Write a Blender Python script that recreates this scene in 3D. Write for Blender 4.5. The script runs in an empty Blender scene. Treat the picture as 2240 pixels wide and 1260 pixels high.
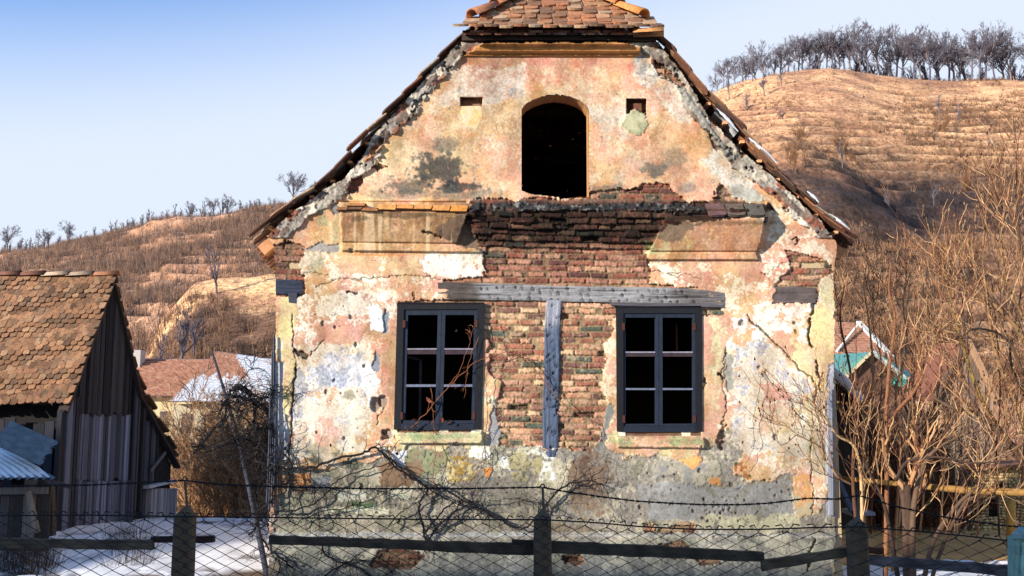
import bpy, math, random
import numpy as np
from mathutils import Vector, Matrix

S = bpy.context.scene
COL = S.collection
rad = math.radians

# ------------------------------------------------------------------ camera
CAM = np.array([0.0, -10.0, 2.05]); F = 2000.0; PITCH = rad(6.84)
cd = bpy.data.cameras.new('camera'); cam = bpy.data.objects.new('camera', cd); COL.objects.link(cam)
cam.location = CAM; cam.rotation_euler = (rad(90) + PITCH, 0, 0)
cd.sensor_width = 36; cd.lens = 36 * F / 2240; cd.clip_end = 5000; cd.clip_start = 0.05
S.camera = cam

# ------------------------------------------------------------------ light
SUN_EL, SUN_AZ = rad(16.5), rad(36)          # azimuth: degrees in front of the facade plane, from the left
sdir = Vector((-math.cos(SUN_AZ) * math.cos(SUN_EL), -math.sin(SUN_AZ) * math.cos(SUN_EL), math.sin(SUN_EL)))
ld = bpy.data.lights.new('sun', 'SUN'); ld.energy = 4.3; ld.angle = rad(0.5); ld.color = (1.0, 0.92, 0.82)
sun = bpy.data.objects.new('sun', ld); COL.objects.link(sun); sun.location = (-30, -30, 30)
sun.rotation_euler = sdir.to_track_quat('Z', 'Y').to_euler()
W = bpy.data.worlds.new('World'); S.world = W; W.use_nodes = True
wn = W.node_tree.nodes; bg = wn['Background']; sky = wn.new('ShaderNodeTexSky')
sky.sky_type = 'NISHITA'; sky.sun_disc = False; sky.sun_elevation = SUN_EL
sky.sun_rotation = math.atan2(sdir.x, sdir.y); sky.air_density = 1.0; sky.dust_density = 0.6; sky.ozone_density = 2.0
# thin haze whitens the sky towards the horizon (by world direction)
tcw = wn.new('ShaderNodeTexCoord'); dot = wn.new('ShaderNodeVectorMath'); dot.operation = 'DOT_PRODUCT'; dot.inputs[1].default_value = (-.2, 0, 1)
mr = wn.new('ShaderNodeMapRange'); mr.interpolation_type = 'SMOOTHSTEP'; mr.inputs['From Min'].default_value = .31; mr.inputs['From Max'].default_value = .53; mr.inputs['To Min'].default_value = .96; mr.inputs['To Max'].default_value = .06
veil = wn.new('ShaderNodeMixRGB'); veil.inputs[2].default_value = (3.3, 3.62, 4.2, 1); tint = wn.new('ShaderNodeMixRGB'); tint.blend_type = 'MULTIPLY'; tint.inputs[0].default_value = 1; tint.inputs[2].default_value = (.36, .78, 1.22, 1)
WL = W.node_tree.links; WL.new(tcw.outputs['Generated'], dot.inputs[0]); WL.new(dot.outputs['Value'], mr.inputs['Value']); WL.new(mr.outputs[0], veil.inputs[0])
WL.new(sky.outputs[0], tint.inputs[1]); WL.new(tint.outputs[0], veil.inputs[1]); WL.new(veil.outputs[0], bg.inputs[0]); bg.inputs[1].default_value = 0.13
S.view_settings.view_transform = 'Standard'; S.view_settings.look = 'None'
S.view_settings.exposure = 0.92; S.view_settings.gamma = 1.0
S.cycles.max_bounces = 6

# ------------------------------------------------------------------ helpers
def P(px, py, Y=0.0):
    """world point seen at photo pixel (px,py), lying in the plane y = Y"""
    u = (np.asarray(px, float) - 1120) / F; v = -(np.asarray(py, float) - 630) / F
    dx = u; dy = math.cos(PITCH) - v * math.sin(PITCH); dz = math.sin(PITCH) + v * math.cos(PITCH)
    t = (np.asarray(Y, float) - CAM[1]) / dy
    return np.stack(np.broadcast_arrays(CAM[0] + dx * t, np.asarray(Y, float) + 0 * t, CAM[2] + dz * t), -1)

def lin(*c):
    if len(c) == 1: c = c[0]
    a = np.asarray(c, float) / 255.0
    return np.where(a <= 0.04045, a / 12.92, ((a + 0.055) / 1.055) ** 2.4)

def _h(ix, iy, seed):
    h = (ix.astype(np.uint32) * np.uint32(374761393) + iy.astype(np.uint32) * np.uint32(668265263) + np.uint32((seed * 974711 + 12345) & 0xffffffff))
    h = (h ^ (h >> np.uint32(13))) * np.uint32(1274126177)
    h = h ^ (h >> np.uint32(16))
    return (h & np.uint32(0xffffff)).astype(np.float32) / np.float32(0xffffff)

def vnoise(x, y, seed=0):
    x = np.asarray(x, np.float32); y = np.asarray(y, np.float32)
    fx = np.floor(x); fy = np.floor(y); ix = fx.astype(np.int64); iy = fy.astype(np.int64)
    tx = x - fx; ty = y - fy; tx = tx * tx * (3 - 2 * tx); ty = ty * ty * (3 - 2 * ty)
    a = _h(ix, iy, seed); b = _h(ix + 1, iy, seed); c = _h(ix, iy + 1, seed); d = _h(ix + 1, iy + 1, seed)
    return (a * (1 - tx) + b * tx) * (1 - ty) + (c * (1 - tx) + d * tx) * ty

def fbm(x, y, size, octv=4, seed=0, gain=0.55):
    """value noise in about -1..1, largest feature = size"""
    x = np.asarray(x, np.float32) / size; y = np.asarray(y, np.float32) / size
    s = 0; a = 1.0; t = 0
    for o in range(octv):
        s = s + a * (vnoise(x * 1.0 + o * 17.3, y + o * 9.1, seed + o) * 2 - 1); t += a
        c, sn = 0.8, 0.6
        x, y = (x * c - y * sn) * 2.03, (x * sn + y * c) * 2.03
        a *= gain
    return s / t * 1.5

def sstep(a, b, x): 
    t = np.clip((x - a) / (b - a), 0, 1); return t * t * (3 - 2 * t)

def mixc(a, b, m): return a * (1 - m[..., None]) + b * m[..., None]

def sdpoly(x, y, poly, far=60.0):
    """signed distance (inside > 0) of points to a polygon, exact within `far`"""
    x = np.asarray(x, np.float32); y = np.asarray(y, np.float32)
    out = np.full(x.shape, -far, np.float32)
    p = np.asarray(poly, np.float32)
    sel = (x > p[:, 0].min() - far) & (x < p[:, 0].max() + far) & (y > p[:, 1].min() - far) & (y < p[:, 1].max() + far)
    xs = x[sel]; ys = y[sel]; d = np.full(xs.shape, 1e9, np.float32); ins = np.zeros(xs.shape, bool)
    for i in range(len(p)):
        ax, ay = p[i]; bx, by = p[(i + 1) % len(p)]
        ex, ey = bx - ax, by - ay; L = ex * ex + ey * ey + 1e-9
        t = np.clip(((xs - ax) * ex + (ys - ay) * ey) / L, 0, 1)
        d = np.minimum(d, (xs - ax - t * ex) ** 2 + (ys - ay - t * ey) ** 2)
        c = ((ay > ys) != (by > ys))
        with np.errstate(divide='ignore', invalid='ignore'):
            c &= xs < (bx - ax) * (ys - ay) / (by - ay if by != ay else 1e-9) + ax
        ins ^= c
    d = np.sqrt(d)
    out[sel] = np.clip(np.where(ins, d, -d), -far, far)
    return out

def sdline(x, y, pts, far=40.0):
    x = np.asarray(x, np.float32); y = np.asarray(y, np.float32)
    p = np.asarray(pts, np.float32); out = np.full(x.shape, far, np.float32)
    sel = (x > p[:, 0].min() - far) & (x < p[:, 0].max() + far) & (y > p[:, 1].min() - far) & (y < p[:, 1].max() + far)
    xs = x[sel]; ys = y[sel]; d = np.full(xs.shape, far * far, np.float32)
    for i in range(len(p) - 1):
        ax, ay = p[i]; bx, by = p[i + 1]; ex, ey = bx - ax, by - ay; L = ex * ex + ey * ey + 1e-9
        t = np.clip(((xs - ax) * ex + (ys - ay) * ey) / L, 0, 1)
        d = np.minimum(d, (xs - ax - t * ex) ** 2 + (ys - ay - t * ey) ** 2)
    out[sel] = np.sqrt(d); return out

class MB:
    """collects polygons (with a colour per vertex) and links them as ONE mesh object"""
    def __init__(self): self.v = []; self.f = []; self.c = []; self.n = 0
    def add(self, verts, faces, col=(.5, .5, .5)):
        verts = np.asarray(verts, float).reshape(-1, 3); k = len(verts)
        col = np.asarray(col, float)
        if col.ndim == 1: col = np.tile(col, (k, 1))
        self.v.append(verts); self.c.append(col[:, :3])
        o = self.n; self.f.extend([tuple(o + i for i in q) for q in faces]); self.n += k
    def box(self, lo, hi, col=(.5, .5, .5)):
        x0, y0, z0 = lo; x1, y1, z1 = hi
        self.add([(x0, y0, z0), (x1, y0, z0), (x1, y1, z0), (x0, y1, z0), (x0, y0, z1), (x1, y0, z1), (x1, y1, z1), (x0, y1, z1)], BOXF, col)
    def hexa(self, eight, col=(.5, .5, .5)): self.add(eight, BOXF, col)
    def bar(self, a, b, w, h, up=(0, 0, 1), col=(.5, .5, .5), jit=0.0, rng=random):
        """rectangular bar from a to b, w across, h along `up`"""
        a = np.asarray(a, float); b = np.asarray(b, float); d = b - a; d /= np.linalg.norm(d) + 1e-9
        s = np.cross(d, up); s /= np.linalg.norm(s) + 1e-9; u = np.cross(s, d)
        vs = []
        for p in (a, b):
            for (i, j) in ((-1, -1), (1, -1), (1, 1), (-1, 1)):
                vs.append(p + s * i * w / 2 + u * j * h / 2 + (np.array([rng.uniform(-jit, jit) for _ in range(3)]) if jit else 0))
        self.add(vs, [(3, 2, 1, 0), (4, 5, 6, 7), (0, 1, 5, 4), (1, 2, 6, 5), (2, 3, 7, 6), (3, 0, 4, 7)], col)
    def tube(self, pts, r, sides=4, col=(.5, .5, .5), cap=True):
        pts = np.asarray(pts, float); n = len(pts)
        r = np.full(n, r) if np.isscalar(r) else np.asarray(r, float)
        t = np.gradient(pts, axis=0); t /= np.linalg.norm(t, axis=1)[:, None] + 1e-9
        ref = np.array([0.31, 0.2, 0.93]);
        if abs(t[0] @ ref) > .9: ref = np.array([1., 0.1, 0])
        s = np.cross(t, ref); s /= np.linalg.norm(s, axis=1)[:, None] + 1e-9; u = np.cross(t, s)
        a = np.arange(sides) * 2 * math.pi / sides
        vs = pts[:, None, :] + r[:, None, None] * (np.cos(a)[None, :, None] * s[:, None, :] + np.sin(a)[None, :, None] * u[:, None, :])
        fs = []
        for i in range(n - 1):
            for k in range(sides):
                k2 = (k + 1) % sides
                fs.append((i * sides + k, i * sides + k2, (i + 1) * sides + k2, (i + 1) * sides + k))
        if cap: fs.append(tuple(range(sides - 1, -1, -1))); fs.append(tuple((n - 1) * sides + k for k in range(sides)))
        col = np.asarray(col, float)
        if col.ndim == 2: col = np.repeat(col, sides, axis=0)
        self.add(vs.reshape(-1, 3), fs, col)
    def mesh(self, name, mat, smooth=False):
        me = bpy.data.meshes.new(name)
        if self.n:
            v = np.concatenate(self.v); c = np.concatenate(self.c)
            me.from_pydata(v.tolist(), [], self.f)
            ca = me.color_attributes.new('col', 'FLOAT_COLOR', 'POINT')
            ca.data.foreach_set('color', np.concatenate([c, np.ones((len(c), 1))], 1).astype(np.float32).ravel())
            if smooth: me.polygons.foreach_set('use_smooth', [True] * len(me.polygons))
        me.materials.append(mat); me.update()
        return me
    def build(self, name, mat, parent=None, smooth=False):
        o = bpy.data.objects.new(name, self.mesh(name, mat, smooth)); COL.objects.link(o)
        if parent is not None:
            o.parent = parent; o.matrix_parent_inverse = parent.matrix_basis.inverted()
        return o
BOXF = [(3, 2, 1, 0), (4, 5, 6, 7), (0, 1, 5, 4), (1, 2, 6, 5), (2, 3, 7, 6), (3, 0, 4, 7)]

def grid_mesh(name, pos, col, mat, keep=None, smooth=True, parent=None, flip=False):
    """pos (R,C,3), col (R,C,3), keep (R-1,C-1) faces"""
    R, Cn = pos.shape[:2]
    me = bpy.data.meshes.new(name)
    idx = np.arange(R * Cn).reshape(R, Cn)
    q = np.stack([idx[:-1, :-1], idx[1:, :-1], idx[1:, 1:], idx[:-1, 1:]], -1)
    if flip: q = q[..., ::-1]
    q = q[keep] if keep is not None else q.reshape(-1, 4)
    used = np.zeros(R * Cn, bool); used[q.ravel()] = True
    remap = np.cumsum(used) - 1; q = remap[q]; v = pos.reshape(-1, 3)[used]; c = col.reshape(-1, 3)[used]
    me.vertices.add(len(v)); me.vertices.foreach_set('co', v.astype(np.float32).ravel())
    me.loops.add(q.size); me.loops.foreach_set('vertex_index', q.astype(np.int32).ravel())
    me.polygons.add(len(q)); me.polygons.foreach_set('loop_start', np.arange(0, q.size, 4, dtype=np.int32))
    me.polygons.foreach_set('loop_total', np.full(len(q), 4, np.int32))
    ca = me.color_attributes.new('col', 'FLOAT_COLOR', 'POINT')
    ca.data.foreach_set('color', np.concatenate([np.clip(c, 0, 1), np.ones((len(c), 1))], 1).astype(np.float32).ravel())
    me.polygons.foreach_set('use_smooth', np.full(len(q), smooth))
    me.materials.append(mat); me.update(calc_edges=True); me.validate()
    o = bpy.data.objects.new(name, me); COL.objects.link(o)
    if parent is not None: o.parent = parent; o.matrix_parent_inverse = parent.matrix_basis.inverted()
    return o

def empty(name, loc=(0, 0, 0)):
    o = bpy.data.objects.new(name, None); COL.objects.link(o); o.location = loc; o.empty_display_size = .2
    return o
def tag(o, label=None, cat=None, group=None, kind=None):
    if label: o['label'] = label
    if cat: o['category'] = cat
    if group: o['group'] = group
    if kind: o['kind'] = kind
    return o

def material(name, rough=.9, scale=30.0, var=.25, bump=.3, stretch=(1, 1, 1), scale2=None, var2=0., bdist=.01, tint=None, metal=0., spec=.25, detail=6, albedo=.72):
    """colour attribute 'col' x procedural noise, with procedural bump"""
    m = bpy.data.materials.new(name); m.use_nodes = True; nt = m.node_tree; N = nt.nodes; L = nt.links
    b = N['Principled BSDF']; b.inputs['Roughness'].default_value = rough; b.inputs['Metallic'].default_value = metal
    b.inputs['Specular IOR Level'].default_value = spec
    at = N.new('ShaderNodeAttribute'); at.attribute_name = 'col'
    tc = N.new('ShaderNodeTexCoord'); mp = N.new('ShaderNodeMapping'); mp.inputs['Scale'].default_value = stretch
    L.new(tc.outputs['Object'], mp.inputs[0])
    def noise(sc, v, k=1.0):
        n = N.new('ShaderNodeTexNoise'); n.inputs['Scale'].default_value = sc; n.inputs['Detail'].default_value = detail
        n.inputs['Roughness'].default_value = .65
        L.new(mp.outputs[0], n.inputs['Vector'])
        r = N.new('ShaderNodeMapRange'); r.inputs['From Min'].default_value = .25; r.inputs['From Max'].default_value = .75
        r.inputs['To Min'].default_value = (1 - v) * k; r.inputs['To Max'].default_value = (1 + v) * k
        L.new(n.outputs['Fac'], r.inputs['Value']); return n, r
    n, r = noise(scale, var, albedo)
    mul = N.new('ShaderNodeVectorMath'); mul.operation = 'SCALE'
    L.new(at.outputs['Color'], mul.inputs[0]); L.new(r.outputs[0], mul.inputs['Scale']); out = mul.outputs[0]
    if scale2:
        n2, r2 = noise(scale2, var2); mu2 = N.new('ShaderNodeVectorMath'); mu2.operation = 'SCALE'
        L.new(out, mu2.inputs[0]); L.new(r2.outputs[0], mu2.inputs['Scale']); out = mu2.outputs[0]
    L.new(out, b.inputs['Base Color'])
    if bump:
        bp = N.new('ShaderNodeBump'); bp.inputs['Strength'].default_value = bump; bp.inputs['Distance'].default_value = bdist
        L.new(n.outputs['Fac'], bp.inputs['Height']); L.new(bp.outputs[0], b.inputs['Normal'])
    return m

M_plaster = material('old_plaster', .93, 60, .16, .5, bdist=.006)
M_tile = material('clay_tile', .9, 28, .45, .5, bdist=.006, scale2=9, var2=.3)
M_woodv = material('weathered_wood_vertical', .85, 22, .5, .6, stretch=(3, 3, .12), bdist=.006, scale2=3, var2=.25)
M_woodh = material('weathered_wood_horizontal', .85, 22, .5, .6, stretch=(.12, 3, 3), bdist=.006)
M_blue = material('peeling_blue_paint', .7, 14, .4, .4, stretch=(2, 2, 1), bdist=.003)
M_bark = material('bark', .95, 25, .3, 0)
M_far = material('hill_grass', 1.0, 1.5, .95, .6, scale2=.3, var2=.5, bdist=.35, detail=10, albedo=1.0)
M_iron = material('rusty_wire', .7, 60, .3, 0)
M_metal = material('galvanised_sheet', .6, 9, .4, .1, metal=.05, bdist=.003)
M_conc = material('concrete', .92, 45, .22, .5, bdist=.004)
M_dark = material('dark_interior', 1.0, 12, .3, 0, albedo=1.0)  # darkness of the rooms is mostly put into these surfaces' colours
# ------------------------------------------------------------------ the abandoned house
house = empty('abandoned_house', (0.5, 4.5, 0))
tag(house, 'derelict plastered house with bare bricks, blue window frames and a clipped tile gable', 'house')

WALL = [(1008, 92), (1440, 92), (1466, 125), (1500, 172), (1526, 212), (1556, 262), (1600, 308), (1640, 345), (1690, 385), (1750, 440), (1800, 488), (1832, 536),
        (1826, 580), (1825, 700), (1824, 1000), (1828, 1345), (583, 1345), (588, 1130), (596, 950), (601, 750), (603, 610), (600, 540), (582, 516), (650, 455),
        (712, 412), (760, 382), (790, 345), (812, 300), (850, 258), (880, 230), (910, 195), (950, 150), (985, 112)]
ARCH = [(1142, 417), (1141, 240), (1150, 229), (1166, 219), (1188, 211), (1213, 207), (1240, 210), (1264, 219), (1277, 228), (1287, 240), (1288, 432), (1268, 430), (1226, 436), (1222, 430), (1190, 427), (1164, 424)]
WIN_L = [(872, 670), (1052, 670), (1050, 935), (868, 935)]
WIN_R = [(1353, 677), (1532, 680), (1532, 940), (1353, 938)]

def facade():
    ST = 1.6
    xs = np.arange(576, 1846, ST); ys = np.arange(84, 1352, ST)
    X, Y = np.meshgrid(xs.astype(np.float32), ys.astype(np.float32))
    f90 = fbm(X, Y, 90, 4, 1); f40 = fbm(X, Y, 40, 4, 2); f16 = fbm(X, Y, 16, 4, 3); f7 = fbm(X, Y, 7, 3, 4); f3 = fbm(X, Y, 3.2, 2, 5)
    g40 = fbm(X, Y, 40, 5, 12); g20 = fbm(X, Y, 20, 4, 13); h60 = fbm(X, Y, 60, 5, 22, .65); h25 = fbm(X, Y, 26, 5, 23, .68)
    XW = X + 5 * f16 + 2.5 * f7 + 1.2 * f3; YW = Y + 5 * g20 + 2.5 * fbm(X, Y, 7, 3, 14) + 1.2 * fbm(X, Y, 3.2, 2, 15)
    def M(poly, soft=1.2): return np.clip(sdpoly(XW, YW, poly, 30) / soft + .5, 0, 1)
    def Mx(poly, soft=1.0): return np.clip(sdpoly(X + 1.5 * f7, Y + 1.5 * f16, poly, 30) / soft + .5, 0, 1)
    def blob(cx, cy, rx, ry, amp=.6):
        d = np.sqrt(((X - cx) / rx) ** 2 + ((Y - cy) / ry) ** 2)
        return np.clip((1.15 - d + amp * (h25 * .7 + f7 * .3)) * 2.2, 0, 1)

    # ---- bricks (height in metres towards the street)
    rowf = (Y - .012 * (X - 1200) + 2.2 * f90 + .8 * f16) / 13.2
    ri = np.floor(rowf); fr = rowf - ri
    offs = _h(ri.astype(np.int64), ri.astype(np.int64) * 0 + 7, 3) * 9
    u = X / 46 + offs + .1 * f40; j = np.floor(u)
    def jit(jj): return jj + (_h(ri.astype(np.int64), jj.astype(np.int64), 9) - .5) * .62
    e0 = jit(j); left = u < e0; jj = np.where(left, j - 1, j); a = jit(jj); b = jit(jj + 1)
    du = np.minimum(u - a, b - u) * 46; dv = np.minimum(fr, 1 - fr) * 13.2
    R = [_h(ri.astype(np.int64), jj.astype(np.int64), k) for k in (31, 32, 33, 34, 35)]
    edge = np.minimum(du, dv) - 1.35 + .9 * f7 + .7 * f3 + .5 * g20
    bprof = np.clip(edge / 1.8, 0, 1)
    bh = -.012 + .014 * bprof + (R[0] - .5) * .018 * bprof + .006 * (R[1] - .5) * (fr - .5) * bprof + .003 * f3
    pal = lin(np.array([(166, 114, 92), (192, 146, 116), (212, 178, 142), (140, 96, 80), (176, 134, 112), (124, 92, 82), (200, 158, 130), (96, 100, 88)]))
    pi = np.minimum((R[2] ** 1.1 * 7.45).astype(int), 7)
    bcol = pal[pi] * (.82 + .36 * R[3])[..., None] * (1 + .3 * f7 + .16 * f3)[..., None]
    pale = np.clip((h25 - .15) * 1.6, 0, .55); bcol = mixc(bcol, lin(206, 182, 146) * np.ones_like(bcol), pale)
    mort = lin(150, 130, 100) * (1 + .25 * f3 + .3 * f16)[..., None]
    bcol = mixc(mort, bcol, np.clip(edge / 1.0 + .2, 0, 1))
    miss = ((R[4] > .965) & (edge > 0)).astype(np.float32); bh = bh - .05 * miss; bcol = bcol * (1 - .55 * miss)[..., None]
    # tone of the brick fields
    up = sstep(640, 600, Y); bcol = mixc(bcol, bcol * np.array([.74, .66, .68]), up)
    soot_shade = sstep(552, 520, Y) * sstep(430, 452, Y); bcol = bcol * (1 - .84 * np.clip(soot_shade * (1 + .5 * h25), 0, 1))[..., None]  # corbel courses: soot, with the shading of the steps painted in
    rowc = (ri + .5) * 13.2 + .012 * (X - 1200)
    corb = np.interp(rowc, [452, 466, 480, 494, 508, 522, 536, 549], [.19, .21, .18, .15, .115, .08, .045, .0])
    corb = np.where(Y < 458, np.interp(Y, [434, 446, 458], [0, .1, .19]) + .02 * f16, corb) * (1 + .18 * (R[1] - .5) * 2)
    corb = corb * sstep(1690, 1675, X) * sstep(733, 742, X) * ((Y > 434) & (Y < 556))

    # ---- plaster: paint over limewash over the coarse coat
    zones = [  # polygon or None, paint, limewash, base coat, wear
        (None, (222, 158, 108), (238, 228, 206), (186, 182, 172), .48),
        ([(700, 80), (1560, 80), (1700, 445), (700, 445)], (224, 158, 106), (236, 220, 192), (186, 178, 162), .46),
        ([(1000, 112), (1410, 112), (1400, 152), (1010, 155)], (204, 116, 84), (232, 196, 160), (180, 160, 140), .16),
        ([(985, 150), (1150, 140), (1150, 215), (1050, 235), (960, 230)], (206, 130, 100), (238, 228, 212), (196, 190, 180), .66),
        ([(1150, 145), (1400, 145), (1420, 190), (1300, 210), (1150, 200)], (226, 150, 96), (234, 216, 188), (196, 186, 170), .44),
        ([(1375, 105), (1430, 108), (1470, 160), (1560, 300), (1490, 260), (1400, 180)], (214, 150, 110), (236, 228, 212), (180, 178, 172), .78),
        ([(1290, 230), (1390, 240), (1380, 300), (1300, 290)], (222, 160, 112), (228, 216, 194), (190, 184, 170), .62),
        ([(780, 330), (900, 300), (1000, 330), (1010, 440), (770, 440)], (226, 176, 124), (232, 212, 176), (200, 190, 168), .5),
        ([(1380, 290), (1520, 260), (1570, 330), (1460, 390), (1340, 380)], (222, 150, 102), (232, 212, 176), (196, 176, 150), .34),
        ([(1560, 310), (1640, 380), (1690, 450), (1590, 410), (1540, 350)], (214, 150, 106), (234, 228, 214), (186, 184, 176), .74),
        # ochre cornices
        ([(735, 440), (1030, 440), (1030, 536), (742, 532)], (202, 142, 88), (228, 200, 160), (178, 146, 110), .3),
        ([(740, 531), (1050, 540), (1050, 560), (742, 553)], (208, 152, 98), (230, 208, 172), (190, 158, 122), .3),
        ([(1400, 480), (1690, 480), (1670, 552), (1400, 552)], (208, 150, 92), (230, 204, 164), (184, 156, 118), .28),
        ([(1400, 548), (1660, 548), (1660, 572), (1400, 572)], (214, 150, 92), (236, 214, 180), (190, 160, 120), .34),
        ([(1410, 505), (1470, 505), (1520, 530), (1500, 552), (1400, 552)], (220, 160, 96), (226, 216, 176), (180, 176, 140), .62),
        # left orange triangle under the rake
        ([(590, 510), (720, 425), (750, 458), (750, 560), (640, 560), (590, 535)], (224, 154, 92), (230, 206, 164), (170, 166, 140), .28),
        # bands below the cornices
        ([(740, 552), (930, 556), (930, 600), (745, 610)], (220, 158, 116), (244, 232, 206), (200, 180, 150), .2),
        ([(660, 555), (745, 555), (750, 610), (655, 612)], (222, 160, 118), (238, 230, 208), (196, 188, 160), .62),
        ([(925, 556), (1062, 548), (1062, 612), (925, 606)], (214, 140, 106), (250, 243, 226), (240, 232, 212), .8),
        ([(745, 606), (975, 612), (970, 640), (745, 650)], (226, 156, 122), (242, 234, 208), (226, 214, 184), .46),
        ([(1415, 568), (1760, 566), (1690, 630), (1500, 640), (1420, 622)], (216, 142, 106), (246, 234, 208), (214, 206, 184), .5),
        ([(1560, 570), (1660, 568), (1660, 610), (1560, 600)], (222, 156, 110), (240, 224, 196), (214, 200, 176), .22),
        ([(1480, 625), (1700, 610), (1705, 670), (1600, 680), (1560, 660)], (228, 164, 118), (246, 234, 210), (220, 210, 186), .48),
        # left wall
        ([(640, 640), (870, 640), (870, 760), (640, 760)], (220, 148, 116), (246, 240, 222), (226, 220, 206), .56),
        ([(690, 715), (860, 705), (800, 750), (770, 768), (690, 745)], (218, 142, 112), (240, 228, 210), (206, 200, 196), .2),
        ([(805, 735), (870, 690), (868, 940), (830, 960), (800, 880)], (224, 156, 108), (240, 222, 192), (200, 186, 168), .26),
        ([(645, 760), (800, 745), (815, 960), (800, 990), (640, 1010)], (222, 178, 126), (234, 226, 206), (196, 196, 200), .72),
        ([(700, 770), (790, 765), (790, 850), (700, 840)], (216, 160, 120), (224, 222, 218), (184, 186, 192), .92),
        ([(785, 790), (820, 800), (822, 860), (800, 875), (788, 850)], (226, 190, 140), (250, 248, 240), (244, 240, 232), .85),
        ([(680, 920), (730, 915), (755, 975), (690, 985)], (226, 182, 156), (232, 214, 196), (206, 200, 196), .3),
        ([(608, 655), (646, 655), (642, 800), (636, 940), (612, 945), (622, 800)], (230, 208, 150), (226, 214, 176), (190, 186, 160), .12),
        # right wall
        ([(1533, 690), (1600, 690), (1590, 800), (1585, 880), (1560, 940), (1535, 950)], (224, 152, 112), (226, 208, 168), (196, 190, 160), .2),
        ([(1553, 700), (1584, 700), (1578, 790), (1566, 900), (1556, 900), (1560, 790)], (220, 178, 134), (226, 218, 178), (196, 200, 160), .62),
        ([(1592, 690), (1660, 680), (1665, 760), (1600, 760)], (224, 164, 106), (244, 238, 228), (206, 206, 206), .5),
        ([(1605, 755), (1720, 740), (1780, 850), (1770, 1000), (1600, 990)], (218, 164, 122), (232, 224, 206), (186, 186, 194), .76),
        ([(1660, 690), (1785, 670), (1790, 760), (1700, 740)], (222, 160, 106), (240, 234, 222), (206, 204, 200), .52),
        ([(1686, 722), (1704, 715), (1732, 740), (1730, 790), (1712, 772), (1690, 752)], (208, 130, 112), (230, 190, 170), (190, 170, 160), .02),
        ([(1731, 740), (1775, 760), (1800, 800), (1790, 850), (1762, 812), (1735, 790)], (226, 206, 148), (230, 216, 176), (200, 190, 160), .06),
        ([(1664, 838), (1720, 840), (1735, 872), (1668, 870)], (208, 146, 124), (236, 220, 206), (200, 190, 186), .3),
        ([(1772, 690), (1824, 660), (1824, 830), (1800, 880), (1775, 800)], (224, 192, 134), (226, 212, 164), (190, 186, 160), .1),
        ([(1650, 880), (1750, 870), (1750, 960), (1640, 960)], (206, 172, 136), (222, 212, 190), (184, 178, 172), .5),
        ([(1775, 590), (1826, 590), (1826, 690), (1790, 650)], (200, 184, 150), (216, 204, 170), (170, 168, 150), .4),
        ([(1765, 860), (1812, 860), (1810, 1040), (1770, 1040)], (196, 186, 156), (208, 198, 168), (160, 160, 150), .5),
        # window surrounds
        ([(1050, 735), (1105, 800), (1090, 960), (1050, 950)], (226, 160, 108), (240, 222, 186), (200, 190, 170), .3),
        ([(1310, 720), (1350, 715), (1350, 985), (1310, 985)], (226, 162, 112), (244, 226, 194), (210, 196, 170), .42),
        ([(1330, 945), (1560, 945), (1540, 1010), (1480, 1005), (1400, 1000), (1330, 985)], (210, 150, 106), (214, 206, 160), (160, 176, 130), .46),
        ([(860, 940), (1060, 940), (1056, 985), (870, 985)], (196, 178, 126), (220, 214, 176), (150, 176, 126), .5),
    ]
    wn_ = .62 * h25 + .35 * h60 + .25 * f7 + .14 * f3
    wn2 = .5 * fbm(X, Y, 22, 5, 41, .7) + .35 * fbm(X, Y, 70, 4, 42) + .3 * f7
    paint = np.empty(X.shape + (3,), np.float32); lime = paint.copy(); base = paint.copy(); wear = np.empty_like(X)
    for poly, pa, li, ba, w in zones:
        m = np.ones_like(X) if poly is None else np.clip(sdpoly(X + 9 * f16 + 14 * f40 * .6, Y + 9 * g20 + 12 * g40 * .6, poly, 30) / 5 + .5, 0, 1)
        paint = mixc(paint, lin(pa) * np.ones(3), m) if poly is not None else np.broadcast_to(lin(pa), paint.shape).copy()
        lime = mixc(lime, lin(li) * np.ones(3), m) if poly is not None else np.broadcast_to(lin(li), paint.shape).copy()
        base = mixc(base, lin(ba) * np.ones(3), m) if poly is not None else np.broadcast_to(lin(ba), paint.shape).copy()
        wear = wear * (1 - m) + w * m if poly is not None else np.full_like(X, w)
    paint = mixc(paint, lin(222, 204, 178) * np.ones(3), (np.full(X.shape, .48, np.float32) + .26 * np.clip(fbm(X, Y, 30, 5, 57, .7), -1, 1)) * np.where((Y > 440) & (Y < 560) & (wear < .27), .15, 1))
    paint = paint * (1 + .10 * f40 + .07 * f16)[..., None]
    hue = np.clip(fbm(X, Y, 55, 4, 51) * 1.2, -.5, .5)       # pinker and yellower coats under one another
    paint = paint * (1 + np.stack([.03 * hue, -.12 * hue, .10 * hue], -1))
    wn_ = wn_ + .16 * fbm(X, Y, 5, 3, 45, .8); soft = .10 + .32 * sstep(450, 420, Y) + .1 * np.clip(fbm(X, Y, 80, 3, 46), 0, 1)
    a1 = np.clip((wear - .5 + wn_ * .62) / soft + .3, 0, 1) * (.86 + .14 * f40); a2 = np.clip((wear - .78 + wn2 * .5) / .12, 0, 1)
    a1 = np.clip(a1, 0, 1)
    top = mixc(mixc(paint, lime, a1), base * (1 + .2 * f3 + .12 * f7)[..., None], a2)
    grime = np.clip(.5 + .9 * fbm(X, Y, 70, 5, 48, .62) + .5 * fbm(X, Y * .25, 22, 4, 49), 0, 1)
    top = mixc(top, top * lin(196, 186, 172)[None, None] * 1.0 / .6 * .62, grime * .7)
    top = top * (1 + .16 * (vnoise(X / 2.2, Y / 2.2, 58) - .5) * 2 + .12 * f3)[..., None]
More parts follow.
